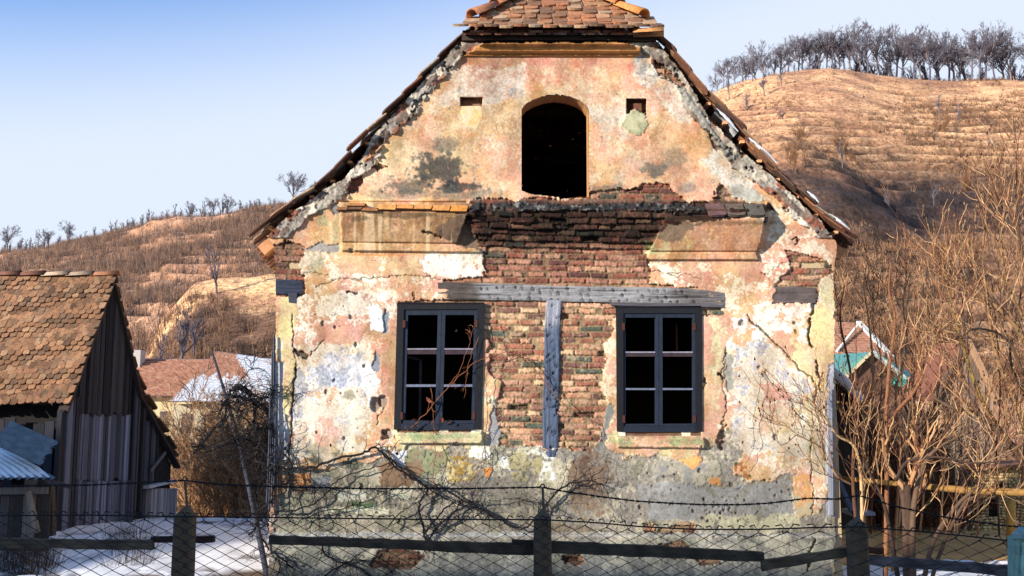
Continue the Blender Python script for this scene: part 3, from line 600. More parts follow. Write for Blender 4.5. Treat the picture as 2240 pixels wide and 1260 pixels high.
# -- hewn timbers: relief grids with adze notches
def timber(name, top, bot, horiz, h, colfun, notches, seed, step=1.5):
    if horiz:
        xs = np.arange(top[0][0], top[-1][0] + .1, step); t = np.linspace(-.12, 1.12, 40)
        ty = np.interp(xs, [p[0] for p in top], [p[1] for p in top]); by = np.interp(xs, [p[0] for p in bot], [p[1] for p in bot])
        X, T = np.meshgrid(xs, t); Tc = np.clip(T, 0, 1); Yp = ty[None] * (1 - Tc) + by[None] * Tc
        grain = fbm(X * .07, Yp, 5, 4, seed, .7); U, V = X, Yp
    else:
        ys = np.arange(top[0][1], top[-1][1] + .1, step); t = np.linspace(-.12, 1.12, 34)
        lx = np.interp(ys, [p[1] for p in top], [p[0] for p in top]); rx = np.interp(ys, [p[1] for p in bot], [p[0] for p in bot])
        Yp, T = np.meshgrid(ys, t, indexing='ij'); Tc = np.clip(T, 0, 1); X = lx[:, None] * (1 - Tc) + rx[:, None] * Tc
        grain = fbm(Yp * .07, X, 5, 4, seed, .7); U, V = X, Yp
    wob = fbm(X, Yp, 30, 3, seed + 5); X = X + (0 if horiz else 1.5) * wob; Yp = Yp + (1.2 if horiz else 0) * wob
    edge = np.clip(np.minimum(T, 1 - T) / .12 + 1, 0, 1)
    hg = h * edge - .03 * (1 - edge) + .004 * grain + .004 * wob - .005 * np.clip(np.abs(T - .5) * 2 - .8, 0, 1) * 5
    col = colfun(X, Yp, T) * (1 + .38 * grain + .15 * fbm(X, Yp, 12, 3, seed + 9))[..., None]
    crk = np.clip((fbm(X * (.03 if horiz else 1), Yp * (1 if horiz else .03), 4, 3, seed + 2) - .55) * 5, 0, 1); col = col * (1 - .55 * crk)[..., None]; hg = hg - .006 * crk
    for (cx, cy, s, a) in notches:
        dx = (X - cx) / s; dy = (Yp - cy) / s
        m = (dy < .75) & (dy > -.75 + np.abs(dx - .1) * 1.0) & (dx > -.9) & (dx < .8) if horiz else (dx < .8) & (dx > -.8) & (dy < .7 - .4 * dx) & (dy > -.6 + .5 * np.abs(dx))
        d = np.where(m, np.clip(.5 + (dx if horiz else dy) * .7, .1, 1), 0)
        hg = hg - .02 * a * d; col = col * (1 - .62 * a * np.clip(d * 1.6 - .5, 0, 1))[..., None]
    return grid_mesh(name, P(X, Yp, -hg), np.clip(col, .004, .8), M_woodgrain, None, parent=house, flip=not horiz and False)
M_woodgrain = material('old_timber', .9, 60, .22, .4, bdist=.004)
nr = random.Random(8); nb = []
for row, y0 in ((0, 630), (1, 641), (2, 652)):
    x = 1052 + row * 9
    while x < 1520:
        if nr.random() < .8: nb.append((x, y0 + .018 * (x - 1100) * 1.2 + nr.uniform(-3, 3), nr.uniform(4.5, 7.5), nr.uniform(.5, 1)))
        x += nr.uniform(13, 28)
def beamcol(X, Y, T):
    c = np.ones(X.shape + (1,)) * lin(156, 154, 152)
    c = mixc(c, lin(92, 82, 76), sstep(1065, 1020, X + 10 * fbm(X, Y, 20, 3, 4))); c = mixc(c, lin(112, 106, 104), sstep(1440, 1500, X + 15 * fbm(X, Y, 20, 3, 4)))
    return c
timber('timber_beam', [(958, 614), (1000, 618), (1130, 622), (1240, 626), (1420, 628), (1535, 633), (1585, 640)], [(958, 655), (1130, 657), (1240, 660), (1420, 664), (1585, 671)], True, .03, beamcol, nb, 111)
nb = []
for k in range(46): nb.append((nr.uniform(1192, 1222), nr.uniform(662, 985), nr.uniform(4, 7), nr.uniform(.4, .9)))
def postcol(X, Y, T): return mixc(np.ones(X.shape + (1,)) * lin(166, 168, 176), lin(88, 100, 120), sstep(690, 740, Y + 20 * fbm(X, Y, 30, 3, 6)))
timber('timber_post', [(1195, 656), (1192, 690), (1190, 800), (1187, 978), (1198, 1000)], [(1230, 656), (1226, 690), (1224, 800), (1221, 978), (1214, 1000)], False, .026, postcol, nb, 131)
def stubcol(c): return lambda X, Y, T: np.ones(X.shape + (1,)) * lin(c)
timber('timber_beam', [(1688, 627), (1740, 627), (1784, 630)], [(1688, 663), (1740, 664), (1784, 663)], True, .02, stubcol((104, 92, 88)), [], 151)
timber('timber_beam', [(603, 611), (662, 614)], [(603, 646), (662, 644)], True, .022, stubcol((54, 60, 76)), [], 161)
mb = MB(); slab(mb, [(1336, 661), (1560, 664), (1582, 668), (1582, 672), (1338, 668)], -.05, .06, lin(96, 92, 96)); mb.build('packing_board', M_woodh, house); mb = MB(); slab(mb, [(630, 640), (650, 640), (648, 664), (632, 662)], -.03, .05, lin(70, 74, 84)); mb.build('packing_board', M_woodh, house)
mb = MB()
for k, (a, b, c, d) in enumerate([(596, 770, 589, 1120), (600, 735, 595, 1110), (592, 850, 584, 1100), (603, 900, 600, 1060)]):
    mb.tube([P(a, b, -.04 - .02 * k), P((a + c) / 2 + 1, (b + d) / 2, -.05 - .02 * k), P(c, d, -.07 - .02 * k)], .012, 5, lin(70, 74, 86))
mb.build('corner_batten', M_woodv, house)
mb = MB(); slab(mb, [(1813, 858), (1820, 850), (1823, 1128), (1814, 1128)], -.045, .04, lin(150, 150, 160), .6, rng); slab(mb, [(1806, 930), (1812, 925), (1812, 1060), (1806, 1058)], -.03, .03, lin(196, 196, 196), .6, rng); mb.build('corner_board', M_woodv, house)

# -- clay tiles
def tile(mb, top, d, w, n, Wd, L, T, col, round_=.35, seg=4):
    """flat tile hanging from `top` (middle of its upper edge): d down the slope, w across, n up"""
    pts = [(-Wd / 2, 0), (Wd / 2, 0), (Wd / 2, L - Wd * round_)]
    for k in range(1, seg): a = math.pi * k / seg; pts.append((math.cos(a) * Wd / 2, L - Wd * round_ + math.sin(a) * Wd * round_))
    pts.append((-Wd / 2, L - Wd * round_)); m = len(pts)
    up = np.array([top + w * a + d * b + n * T for a, b in pts]); lo = np.array([top + w * a + d * b for a, b in pts])
    mb.add(np.concatenate([up, lo]), [tuple(range(m)), tuple(range(2 * m - 1, m - 1, -1))] + [(i, m + i, m + (i + 1) % m, (i + 1) % m) for i in range(m)], col)
TILEPAL = [(176, 112, 80), (190, 128, 92), (158, 100, 74), (196, 146, 110), (142, 96, 76), (118, 86, 74), (204, 164, 130), (166, 116, 90)]
def tcol(r, dark=.0): 
    c = lin(r.choice(TILEPAL)) * r.uniform(.7, 1.1)
    q = r.random()
    if q < .3: c = c * .5 + lin(96, 90, 80) * .35
    elif q > .92: c = c * .5 + lin(206, 190, 160) * .5
    return c * (1 - dark)
def unit(v): v = np.asarray(v, float); return v / np.linalg.norm(v)

def slope(prof, y0, y1, skew, r, name, ystart=None, expo=.145, Wd=.18, L=.31, T=.015):
    """tile courses up a roof slope; prof = list of (x,z) from eave to ridge, running back along +y"""
    mb = MB(); prof = np.array(prof); seg = np.linalg.norm(np.diff(prof, axis=0), axis=1); cum = np.r_[0, np.cumsum(seg)]
    nC = int(cum[-1] / expo); sk0 = skew
    for i in range(nC):
        s = (i + 1) * expo; x = np.interp(s + .12, cum, prof[:, 0]); z = np.interp(s + .12, cum, prof[:, 1])
        xb = np.interp(s - .16, cum, prof[:, 0]); zb = np.interp(s - .16, cum, prof[:, 1])
        sk = sk0 * float(np.interp(z, [prof[0, 1], prof[0, 1] + 2.2], [1, 0])); yv = unit((sk, 1., 0))
        d = unit((xb - x, 0, zb - z)); n = unit(np.cross(yv, d)); n = n if n[2] > 0 else -n
        d2 = unit(d + n * .0); ys = y0 if ystart is None else max(y0, ystart(z))
        yy = ys + (Wd / 2 if i % 2 else 0); first = True
        while yy < y1:
            if first and r.random() < .17 and ystart is None: yy += Wd; first = False; continue
            j = .05 if first else .008
            if r.random() > .008:
                top = np.array([x + sk * (yy - y0), yy + Wd / 2 + r.uniform(-j, j), z]) + n * (-.012 + r.uniform(0, .035 if first else .006)) 
                q = .06 if first else .02; dd = unit(d + n * (.055 + r.uniform(-q, q * 1.4)) + yv * r.uniform(-q, q))
                tile(mb, top, dd, yv, n, Wd - .006, L + r.uniform(-.02, .02), T, tcol(r, .12 if first else .1))
            yy += Wd; first = False
    return mb

VY = -.13
Lp = [P(x, y, 0)[[0, 2]] for x, y in [(556, 514), (597, 480), (650, 441), (712, 402), (1008, 82)]]
Rp = [P(x, y, 0)[[0, 2]] for x, y in [(1864, 524), (1805, 480), (1750, 428), (1684, 366), (1434, 86)]]
apexX = float(P(1200, 100, 0)[0])
zt = Lp[-1][1]; sl = (Lp[-1][1] - Lp[-2][1]) / (Lp[-1][0] - Lp[-2][0]); zr = zt + sl * (apexX - Lp[-1][0])
sr_ = (Rp[-1][1] - Rp[-2][1]) / (Rp[-2][0] - Rp[-1][0]); xr = Rp[-1][0] - (zr - Rp[-1][1]) / sr_
RIDGE = np.array([(Lp[-1][0] + (zr - zt) / sl + xr) / 2, zr]); YR = .95; DEPTH = 7.5
hipY = lambda z: VY + .02 + (z - zt) / (zr - zt) * (YR - VY) if z > zt - .02 else VY
hipYs = lambda z: hipY(z) if z > zt else VY
r = random.Random(21)
roof = None
mbL = slope(Lp + [RIDGE], VY, DEPTH, -.19, r, 'L', lambda z: hipYs(z)); mbR = slope(Rp + [RIDGE], VY, DEPTH, .19, r, 'R', lambda z: hipYs(z))
# clipped gable end: courses that kick out over the eave
eL = np.array([Lp[-1][0] - .03, VY - .06, zt + .02]); eR = np.array([Rp[-1][0] + .02, VY - .06, zt + .02]); ap = np.array([RIDGE[0], YR, zr])
mbH = MB(); nC = 12
prof = [(VY - .08, zt + .0), (VY + .12, zt + .125), (YR * .5, zt + (zr - zt) * .5 + .02), (YR, zr)]
pr_ = np.array(prof); seg = np.linalg.norm(np.diff(pr_, axis=0), axis=1); cum = np.r_[0, np.cumsum(seg)]
expo = cum[-1] / nC
for i in range(nC):
    s = (i + .9) * expo; sb = (i - .4) * expo
    y, z = np.interp(s + .06, cum, pr_[:, 0]), np.interp(s + .06, cum, pr_[:, 1]); yb, zb = np.interp(max(sb, 0), cum, pr_[:, 0]), np.interp(max(sb, 0), cum, pr_[:, 1])
    d = unit((0, yb - y, zb - z)); n = unit(np.cross((1., 0, 0), d)); n = n if n[2] > 0 else -n
    t = min(max((zb - zt) / (zr - zt), 0), 1); xl = eL[0] * (1 - t) + ap[0] * t; xr2 = eR[0] * (1 - t) + ap[0] * t
    Wd = .168; x = xl + (Wd * .5 if i % 2 else .02) - Wd * .4
    while x < xr2:
        dd = unit(d + n * (.10 + r.uniform(-.03, .05)) + np.array([r.uniform(-.04, .04), 0, 0]))
        tile(mbH, np.array([x + Wd / 2, y, z]) + n * (.012 + r.uniform(0, .012)), dd, np.array([1., 0, 0]), n, Wd - r.uniform(.004, .012), .27 + r.uniform(-.02, .015), .026, tcol(r, -.12) * .7 + lin(168, 128, 88) * .3, .22)
        x += Wd
for i in range(2):   # doubled under-course along the eave
    x = eL[0] + .06 + i * .07
    while x < eR[0] - .16:
        tile(mbH, np.array([x + .085, VY + .2, zt + .09 - .028 * (1 - i)]), unit((r.uniform(-.05, .05), -1, -.42)), np.array([1., 0, 0]), unit((0, -.42, 1)), .16, .27 + r.uniform(-.03, .03), .024, tcol(r, .2), .15); x += .165
allr = MB()
for m_ in (mbL, mbR, mbH):
    allr.add(np.concatenate(m_.v), m_.f, np.concatenate(m_.c))
roof = allr.build('roof', M_tile, house)
# barrel tiles along the hips and a loose one at the eave
def barrel(a, b, r0, r1, col, up=(0, 0, 1)):
    mb = MB(); a = np.asarray(a, float); b = np.asarray(b, float); d = unit(b - a); s = unit(np.cross(d, up)); u = np.cross(s, d); vs = []; K = 9
    for (p, rr) in ((a, r0), (b, r1)):
        for th in (0, .018):
            for k in range(K): g = math.pi * k / (K - 1); vs.append(p + s * math.cos(g) * (rr + th) + u * math.sin(g) * (rr + th) * .9)
    fs = []
    for k in range(K - 1):
        fs += [(k, k + 1, 2 * K + k + 1, 2 * K + k), (K + k + 1, K + k, 3 * K + k, 3 * K + k + 1), (k + 1, k, K + k, K + k + 1), (2 * K + k, 2 * K + k + 1, 3 * K + k + 1, 3 * K + k)]
    mb.add(vs, fs, col); return mb
for base, cols in ((eL, [(176, 118, 86), (188, 126, 90), (168, 112, 84)]), (eR, [(226, 150, 84), (220, 146, 84), (212, 140, 84)])):
    a0 = base * .86 + ap * .14 + np.array([0, 0, .06]); b0 = ap + np.array([0, 0, .05]); n_ = 4
    for k in range(n_):
        a = a0 + (b0 - a0) * k / n_; b = a0 + (b0 - a0) * (k + 1.12) / n_ + np.array([0, 0, -.02])
        barrel(b, a, .06, .085, lin(cols[k % 3])).build('hip_tile', M_tile, roof, True)
barrel(P(1385, 76, -.2), P(1452, 74, -.26), .05, .07, lin(216, 150, 92)).build('hip_tile', M_tile, roof, True)
for k in range(12):
    barrel((RIDGE[0], YR + .05 + k * .5, zr + .02), (RIDGE[0], YR + .6 + k * .5, zr + .04), .07, .09, lin(176, 104, 76)).build('ridge_tile', M_tile, roof, True)
# snow caught on the shaded right slope
mb = MB()
for (xa, ya, xb, yb) in [(1556, 250, 1602, 300), (1626, 314, 1686, 368), (1752, 430, 1778, 454), (1800, 480, 1846, 514)]:
    a = P(xa, ya, 0); b = P(xb, yb, 0); n = unit((a[2] - b[2], 0, b[0] - a[0])); K = 10; vs = []
    for k in range(K + 1):
        t = k / K; p = a * (1 - t) + b * t; hh = .035 * math.sin(math.pi * min(max(t, .04), .96)) ** .5 * r.uniform(.7, 1.2)
        for yy, q in ((-.1 + .03 * r.random(), 0), (-.1, .8), (.1, 1.2), (.9, 1.1), (1.2, 0)): vs.append(p + np.array([0, yy, 0]) + n * (.05 + hh * q))
    mb.add(vs, [(i * 5 + j, i * 5 + j + 1, i * 5 + 6 + j, i * 5 + 5 + j) for i in range(K) for j in range(4)], (.8, .82, .86))
M_snow = material('snow', .6, 14, .05, .3, bdist=.02)
mb.build('snow', M_snow, roof, True)
# tiles left on the ledge
def ledge_tile(poly, Y, dep, col): 
    mb = MB(); slab(mb, poly, Y, dep, lin(col), .5, rng); return mb.build('ledge_tile', M_tile, house)
for x0, x1, y0, y1, c in [(735, 758, 452, 459, (150, 104, 70)), (757, 797, 443, 450, (196, 134, 84)), (760, 790, 452, 458, (120, 86, 66)), (790, 826, 454, 461, (180, 124, 80)), (824, 865, 446, 458, (232, 166, 98)), (867, 903, 446, 456, (226, 158, 92)), (904, 943, 447, 457, (230, 164, 98)), (945, 983, 448, 460, (222, 152, 88)), (984, 1021, 449, 462, (236, 160, 76))]:
    ledge_tile([(x0 + 4, y0), (x1 + 3, y0 + .6), (x1 - 1, y1), (x0, y1 - .6)], -.27, .28, c)
for x0, x1, c in [(1545, 1586, (112, 84, 80)), (1587, 1627, (104, 90, 78)), (1628, 1672, (98, 92, 82))]:
    mb = MB(); top = P((x0 + x1) / 2 - 4, 450, -.1); d = unit((.06, -.62, -.75)); w = np.array([1., .0, 0]); n = unit(np.cross(d, w)); n = n if n[1] < 0 else -n
    tile(mb, top, d, w, n, .195, .2, .03, lin(c), .12); mb.build('ledge_tile', M_tile, house)
mb = MB(); slab(mb, [(1490, 470), (1680, 474), (1680, 484), (1600, 486), (1500, 482)], -.2, .2, lin(50, 46, 46), 1.5, rng); mb.build('ledge_tile', M_tile, house)

mb = MB(); slab(mb, [(1012, 66), (1434, 68), (1436, 88), (1010, 88)], -.1, .1, lin(74, 60, 50), .6, rng); mb.build('wall_plate', M_woodh, house)
# -- body of the house behind the front
xl = float(P(603, 700, 0)[0]); xr_ = float(P(1824, 700, 0)[0]); ze = float(P(600, 540, 0)[2]); zre = float(P(1825, 575, 0)[2])
sw = lin(206, 180, 140)
mb = MB(); k = -.15 * (DEPTH - .2); mb.hexa([(xl + .005, .02, -.6), (xl + .35, .02, -.6), (xl + .35 + k, DEPTH - .2, -.6), (xl + k, DEPTH - .2, -.6), (xl + .005, .02, ze + .12), (xl + .35, .02, ze + .12), (xl + .35 + k, DEPTH - .2, ze + .12), (xl + k, DEPTH - .2, ze + .12)], sw); mb.build('side_wall', M_plaster, house)
mb = MB(); mb.hexa([(xr_ - .35, .02, -.6), (xr_ - .005, .02, -.6), (xr_ - k, DEPTH - .2, -.6), (xr_ - .35 - k, DEPTH - .2, -.6), (xr_ - .35, .02, zre + .12), (xr_ - .005, .02, zre + .12), (xr_ - k, DEPTH - .2, zre + .12), (xr_ - .35 - k, DEPTH - .2, zre + .12)], sw); mb.build('side_wall', M_plaster, house)
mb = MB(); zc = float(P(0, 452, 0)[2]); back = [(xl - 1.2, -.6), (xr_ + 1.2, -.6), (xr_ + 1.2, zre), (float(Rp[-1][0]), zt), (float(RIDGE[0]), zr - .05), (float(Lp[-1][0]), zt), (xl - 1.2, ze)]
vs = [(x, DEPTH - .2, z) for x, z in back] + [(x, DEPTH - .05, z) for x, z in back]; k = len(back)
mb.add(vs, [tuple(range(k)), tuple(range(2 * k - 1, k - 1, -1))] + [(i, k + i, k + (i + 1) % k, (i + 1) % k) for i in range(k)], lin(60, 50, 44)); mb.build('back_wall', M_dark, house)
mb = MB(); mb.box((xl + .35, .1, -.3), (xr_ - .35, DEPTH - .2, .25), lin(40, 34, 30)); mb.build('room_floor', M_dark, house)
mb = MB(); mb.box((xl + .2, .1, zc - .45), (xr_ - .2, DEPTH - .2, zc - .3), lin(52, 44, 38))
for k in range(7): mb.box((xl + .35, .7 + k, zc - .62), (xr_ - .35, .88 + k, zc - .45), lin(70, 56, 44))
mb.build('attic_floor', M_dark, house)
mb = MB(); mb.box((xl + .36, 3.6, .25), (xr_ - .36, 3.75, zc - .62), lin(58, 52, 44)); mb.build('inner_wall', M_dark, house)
mb = MB()   # the room's inner casement standing open behind the left window
slab(mb, [(892, 778), (922, 786), (922, 790), (892, 783)], .5, .04, lin(70, 66, 70)); slab(mb, [(917, 786), (923, 786), (921, 915), (915, 915)], .5, .04, lin(70, 66, 70)); mb.build('inner_casement', M_dark, house)
mb = MB(); slab(mb, [(1478, 708), (1482, 708), (1483, 766), (1479, 766)], .5, .04, lin(100, 66, 46)); mb.build('inner_casement', M_dark, house)
mb = MB()   # battens and rafters under the tiles
for pr2, sgn in ((np.array(Lp + [RIDGE]), 1), (np.array(Rp + [RIDGE]), -1)):
    sg = np.linalg.norm(np.diff(pr2, axis=0), axis=1); cm = np.r_[0, np.cumsum(sg)]
    for i in range(int(cm[-1] / .29)):
        s = i * .29 + .2; x = np.interp(s, cm, pr2[:, 0]); z = np.interp(s, cm, pr2[:, 1]); y0 = max(hipYs(z) + .05, .05)
        mb.bar((x, y0, z - .03), (x, DEPTH - .25, z - .03), .05, .03, col=lin(220, 160, 112))
    for k in range(9):
        y = .35 + k * .85
        for a, b in zip(pr2[:-1], pr2[1:]):
            if y < 1 and b[1] > zt + .1: continue
            mb.bar((a[0], y, a[1] - .13), (b[0], y, b[1] - .13), .12, .13, col=lin(190, 136, 96))
for k in range(5): mb.bar((float(Lp[-1][0]) + .05, .95 + k * 1.3, zt - .15), (float(Rp[-1][0]) - .05, .95 + k * 1.3, zt - .15), .13, .14, col=lin(100, 70, 48))
mb.build('roof_battens', M_dark, roof)
# ------------------------------------------------------------------ ground and hills
def zg(x, y):
    x = np.asarray(x, float); y = np.asarray(y, float)
    return -4.3 * sstep(5.5, 27, y + .12 * x) - .25 * sstep(2, 8, y) + .05 * fbm(x, y, 5, 3, 301) - 1.0 * sstep(40, 90, y) * 0
def skyline(px, tab): return np.interp(px, [t[0] for t in tab], [t[1] for t in tab])
gx = np.concatenate([np.linspace(-420, -40, 40), np.linspace(-38, -11.5, 60), np.linspace(-11.4, 11.4, 420), np.linspace(11.5, 38, 60), np.linspace(40, 420, 40)])
gy = np.concatenate([np.linspace(-60, -6, 30), np.linspace(-5.8, -3.2, 14), np.linspace(-3.1, 8, 260), np.linspace(8.2, 30, 130), np.linspace(31, 140, 90), np.linspace(145, 900, 30)])
GX, GY = np.meshgrid(gx, gy)
GZ = zg(GX, GY) + np.where(np.abs(GX) < 40, .035 * fbm(GX, GY, .8, 3, 305), 0)
snowL = sstep(.0, .18, fbm(GX, GY, 2.2, 5, 311, .65) + .55 * sstep(3, -2, GX) - .1 + .75 * sstep(2.0, .9, GY) * sstep(2, 4, GX) - 1.2 * sstep(1.5, 2.3, GY) * sstep(2, 4, GX) - .35 * sstep(9, 14, GY))
gcol = mixc(lin(206, 150, 84) * (1 + .35 * fbm(GX, GY, .7, 4, 312) + .2 * fbm(GX, GY, 6, 3, 313))[..., None], np.ones(GX.shape + (1,)) * np.array([.95, .97, 1.0]) * 1.2, snowL)
holes = np.clip((fbm(GX, GY * .8, .42, 4, 315, .6) - .22) * 5, 0, 1) * np.clip(.6 + fbm(GX, GY, 2.5, 3, 316), 0, 1); snowL = snowL * (1 - .9 * holes * (np.abs(GX) < 12))
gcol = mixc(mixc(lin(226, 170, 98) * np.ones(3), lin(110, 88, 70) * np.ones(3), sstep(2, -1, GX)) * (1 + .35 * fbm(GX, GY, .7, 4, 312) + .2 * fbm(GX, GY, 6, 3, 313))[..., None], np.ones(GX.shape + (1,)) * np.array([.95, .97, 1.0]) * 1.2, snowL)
street = sstep(-6.5, -7, GY); gcol = mixc(gcol, lin(120, 116, 112) * np.ones(GX.shape + (1,)), street)
GZ = GZ + .04 * snowL * (np.abs(GX) < 40)
M_ground = material('winter_ground', .9, 3.5, .16, .5, bdist=.03)
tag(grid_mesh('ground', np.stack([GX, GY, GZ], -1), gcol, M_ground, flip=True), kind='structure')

LSKY = [(-500, 590), (-200, 572), (0, 555), (87, 546), (122, 541), (161, 533), (207, 527), (226, 520), (265, 513), (299, 505), (329, 495), (380, 485), (449, 481), (490, 474), (518, 469), (553, 460), (587, 458), (622, 457), (700, 462), (900, 500), (1200, 560), (1500, 640), (1900, 700), (2600, 720)]
RSKY = [(300, 700), (800, 600), (1100, 450), (1300, 345), (1450, 265), (1546, 222), (1584, 200), (1642, 177), (1681, 169), (1745, 153), (1793, 147), (1841, 143), (1890, 147), (1938, 154), (2002, 161), (2082, 166), (2163, 169), (2240, 173), (2700, 195), (3300, 260)]
def hill(name, tab, px, d0, D, z0, gpow, terr, colf, nd=230, bumps=()):
    a = (px - 1120) / F
    d = np.concatenate([np.linspace(d0, D, nd), np.linspace(D * 1.02, D * 1.6, 14)])
    A, Dm = np.meshgrid(a, d); PXm = A * F + 1120
    zs = CAM[2] + (870 - skyline(px, tab) ) / F * D; zs = np.maximum(zs, z0 + 3) if terr else zs
    t = (Dm - d0) / (D - d0); x = A * Dm; y = CAM[1] + Dm
    prof = np.where(t <= 1, np.clip(t, 0, 1) ** gpow * (1 - .12 * np.clip(t, 0, 1) ** 8) / .88, 1 - (t - 1) * .5)
    Z = z0 + (zs[None] - z0) * prof + fbm(x, y, 60, 4, 401) * 3.0 * sstep(0, .3, t) * sstep(1.0, .85, t) + fbm(x, y, 9, 3, 402) * .5 * sstep(0, .1, t) * sstep(1.02, .97, t)
    for (bx, bd, rx_, ry_, hb) in bumps:
        bX = (bx - 1120) / F * bd; Z = Z + hb * np.exp(-((x - bX) / rx_) ** 2 - ((Dm - bd) / ry_) ** 2)
    fr = np.zeros_like(Z); am = np.zeros_like(Z)
    if terr:
        step, lo, hi = terr; zz = Z + 2.6 * fbm(x, y, 40, 4, 405) + .35 * fbm(x, y, 6, 3, 407); k = np.floor(zz / step); fr = zz / step - k
        am = sstep(lo, lo + .08, t) * sstep(hi, hi - .06, t) * np.clip(.65 + 1.3 * fbm(x, y, 26, 4, 406) + .15, 0, 1)
        Z = Z + am * step * .8 * (sstep(.48, .8, fr) - fr)
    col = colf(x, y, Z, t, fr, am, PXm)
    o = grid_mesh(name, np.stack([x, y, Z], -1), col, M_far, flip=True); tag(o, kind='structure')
    return dict(px=px, d=d, Z=Z, t=t, obj=o, A=A, D=Dm, x=x, y=y)
def surf(H, px, d):
    i = np.clip(np.searchsorted(H['d'], d) - 1, 0, len(H['d']) - 2); j = np.clip(np.searchsorted(H['px'], px) - 1, 0, len(H['px']) - 2)
    fd = (d - H['d'][i]) / (H['d'][i + 1] - H['d'][i]); fp = (px - H['px'][j]) / (H['px'][j + 1] - H['px'][j]); Z = H['Z']
    z = (Z[i, j] * (1 - fd) + Z[i + 1, j] * fd) * (1 - fp) + (Z[i, j + 1] * (1 - fd) + Z[i + 1, j + 1] * fd) * fp
    return np.array([(px - 1120) / F * d, CAM[1] + d, z])
STRAW, SCRUB, DSCR = lin(230, 176, 128), lin(168, 122, 92), lin(104, 82, 72)
def colL(x, y, Z, t, fr, am, px):
    n = fbm(x, y, 40, 5, 411, .65); n2 = fbm(x, y * .6, 14, 4, 412, .7)
    c = mixc(np.ones(x.shape + (1,)) * lin(190, 146, 114), SCRUB * np.ones(3), np.clip(.5 + n2 * 1.4, 0, 1))
    c = mixc(c, DSCR * np.ones(3), np.clip((n + .1) * 1.6, 0, .8)); 
    return mixc(c, STRAW * np.ones(3), np.clip((fr - .7) * 4, 0, 1) * am * .2)
def shaded_bank_at(px, py):   # dark bank on the right hill: thorn scrub plus valley shade, painted in
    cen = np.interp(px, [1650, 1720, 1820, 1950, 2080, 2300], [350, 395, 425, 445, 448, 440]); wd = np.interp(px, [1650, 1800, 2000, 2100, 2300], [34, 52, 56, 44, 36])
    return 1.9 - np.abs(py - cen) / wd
def colR(x, y, Z, t, fr, am, px):
    n = fbm(x, y, 30, 5, 421, .65); n2 = fbm(x, y, 7, 4, 422, .7); n3 = fbm(x, y, 70, 3, 423)
    grass = np.clip(.62 + n2 * .8 + n * .5, 0, 1)
    c = mixc(SCRUB * np.ones(x.shape + (1,)), STRAW * np.ones(3), grass)
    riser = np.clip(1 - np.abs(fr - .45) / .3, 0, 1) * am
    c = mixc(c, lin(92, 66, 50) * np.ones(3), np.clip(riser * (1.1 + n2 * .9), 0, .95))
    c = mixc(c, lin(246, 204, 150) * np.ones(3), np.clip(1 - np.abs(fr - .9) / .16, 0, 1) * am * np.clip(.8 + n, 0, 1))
    hedge = np.clip((n3 + n * .6 - .1) * 2, 0, 1) * sstep(.76, .82, t) * sstep(.94, .9, t) * sstep(1820, 1900, px)
    c = mixc(c, lin(92, 68, 52) * np.ones(3), hedge * .9)
    py = 870 - (Z - CAM[2]) * F / (y - CAM[1]); bank = np.clip(shaded_bank_at(px, py) + .9 * n + .5 * n2, 0, 1) * sstep(1620, 1690, px)
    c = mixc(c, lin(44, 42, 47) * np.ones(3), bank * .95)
    wood = sstep(1700, 1760, px) * sstep(.1, .2, t) * sstep(.62, .45, t)
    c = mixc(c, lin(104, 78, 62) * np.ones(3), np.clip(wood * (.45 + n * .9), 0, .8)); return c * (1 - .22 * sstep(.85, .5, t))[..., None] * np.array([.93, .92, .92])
HL = hill('hill', LSKY, np.arange(-500, 1500, 9.), 75, 480, -4.3, 1.35, (4.5, .1, .95), colL)
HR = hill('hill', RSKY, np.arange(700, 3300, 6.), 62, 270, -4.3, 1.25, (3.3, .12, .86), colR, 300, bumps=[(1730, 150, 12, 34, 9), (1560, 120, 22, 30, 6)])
def colK(x, y, Z, t, fr, am, px): c = mixc(np.ones(x.shape + (1,)) * lin(228, 178, 126), SCRUB * np.ones(3), np.clip(.25 + fbm(x, y, 8, 5, 431, .7) * 1.6, 0, .95)); return mixc(c, lin(120, 88, 66) * np.ones(3), sstep(.74, .6, t + .12 * fbm(x, y, 14, 4, 433)))
HK = hill('grassy_knoll', [(220, 1010), (300, 850), (350, 720), (400, 660), (420, 640), (470, 630), (540, 622), (590, 612), (640, 612), (760, 700), (860, 1010)], np.arange(220, 900, 8.), 95, 170, -4.3, 1.2, None, colK, 80)
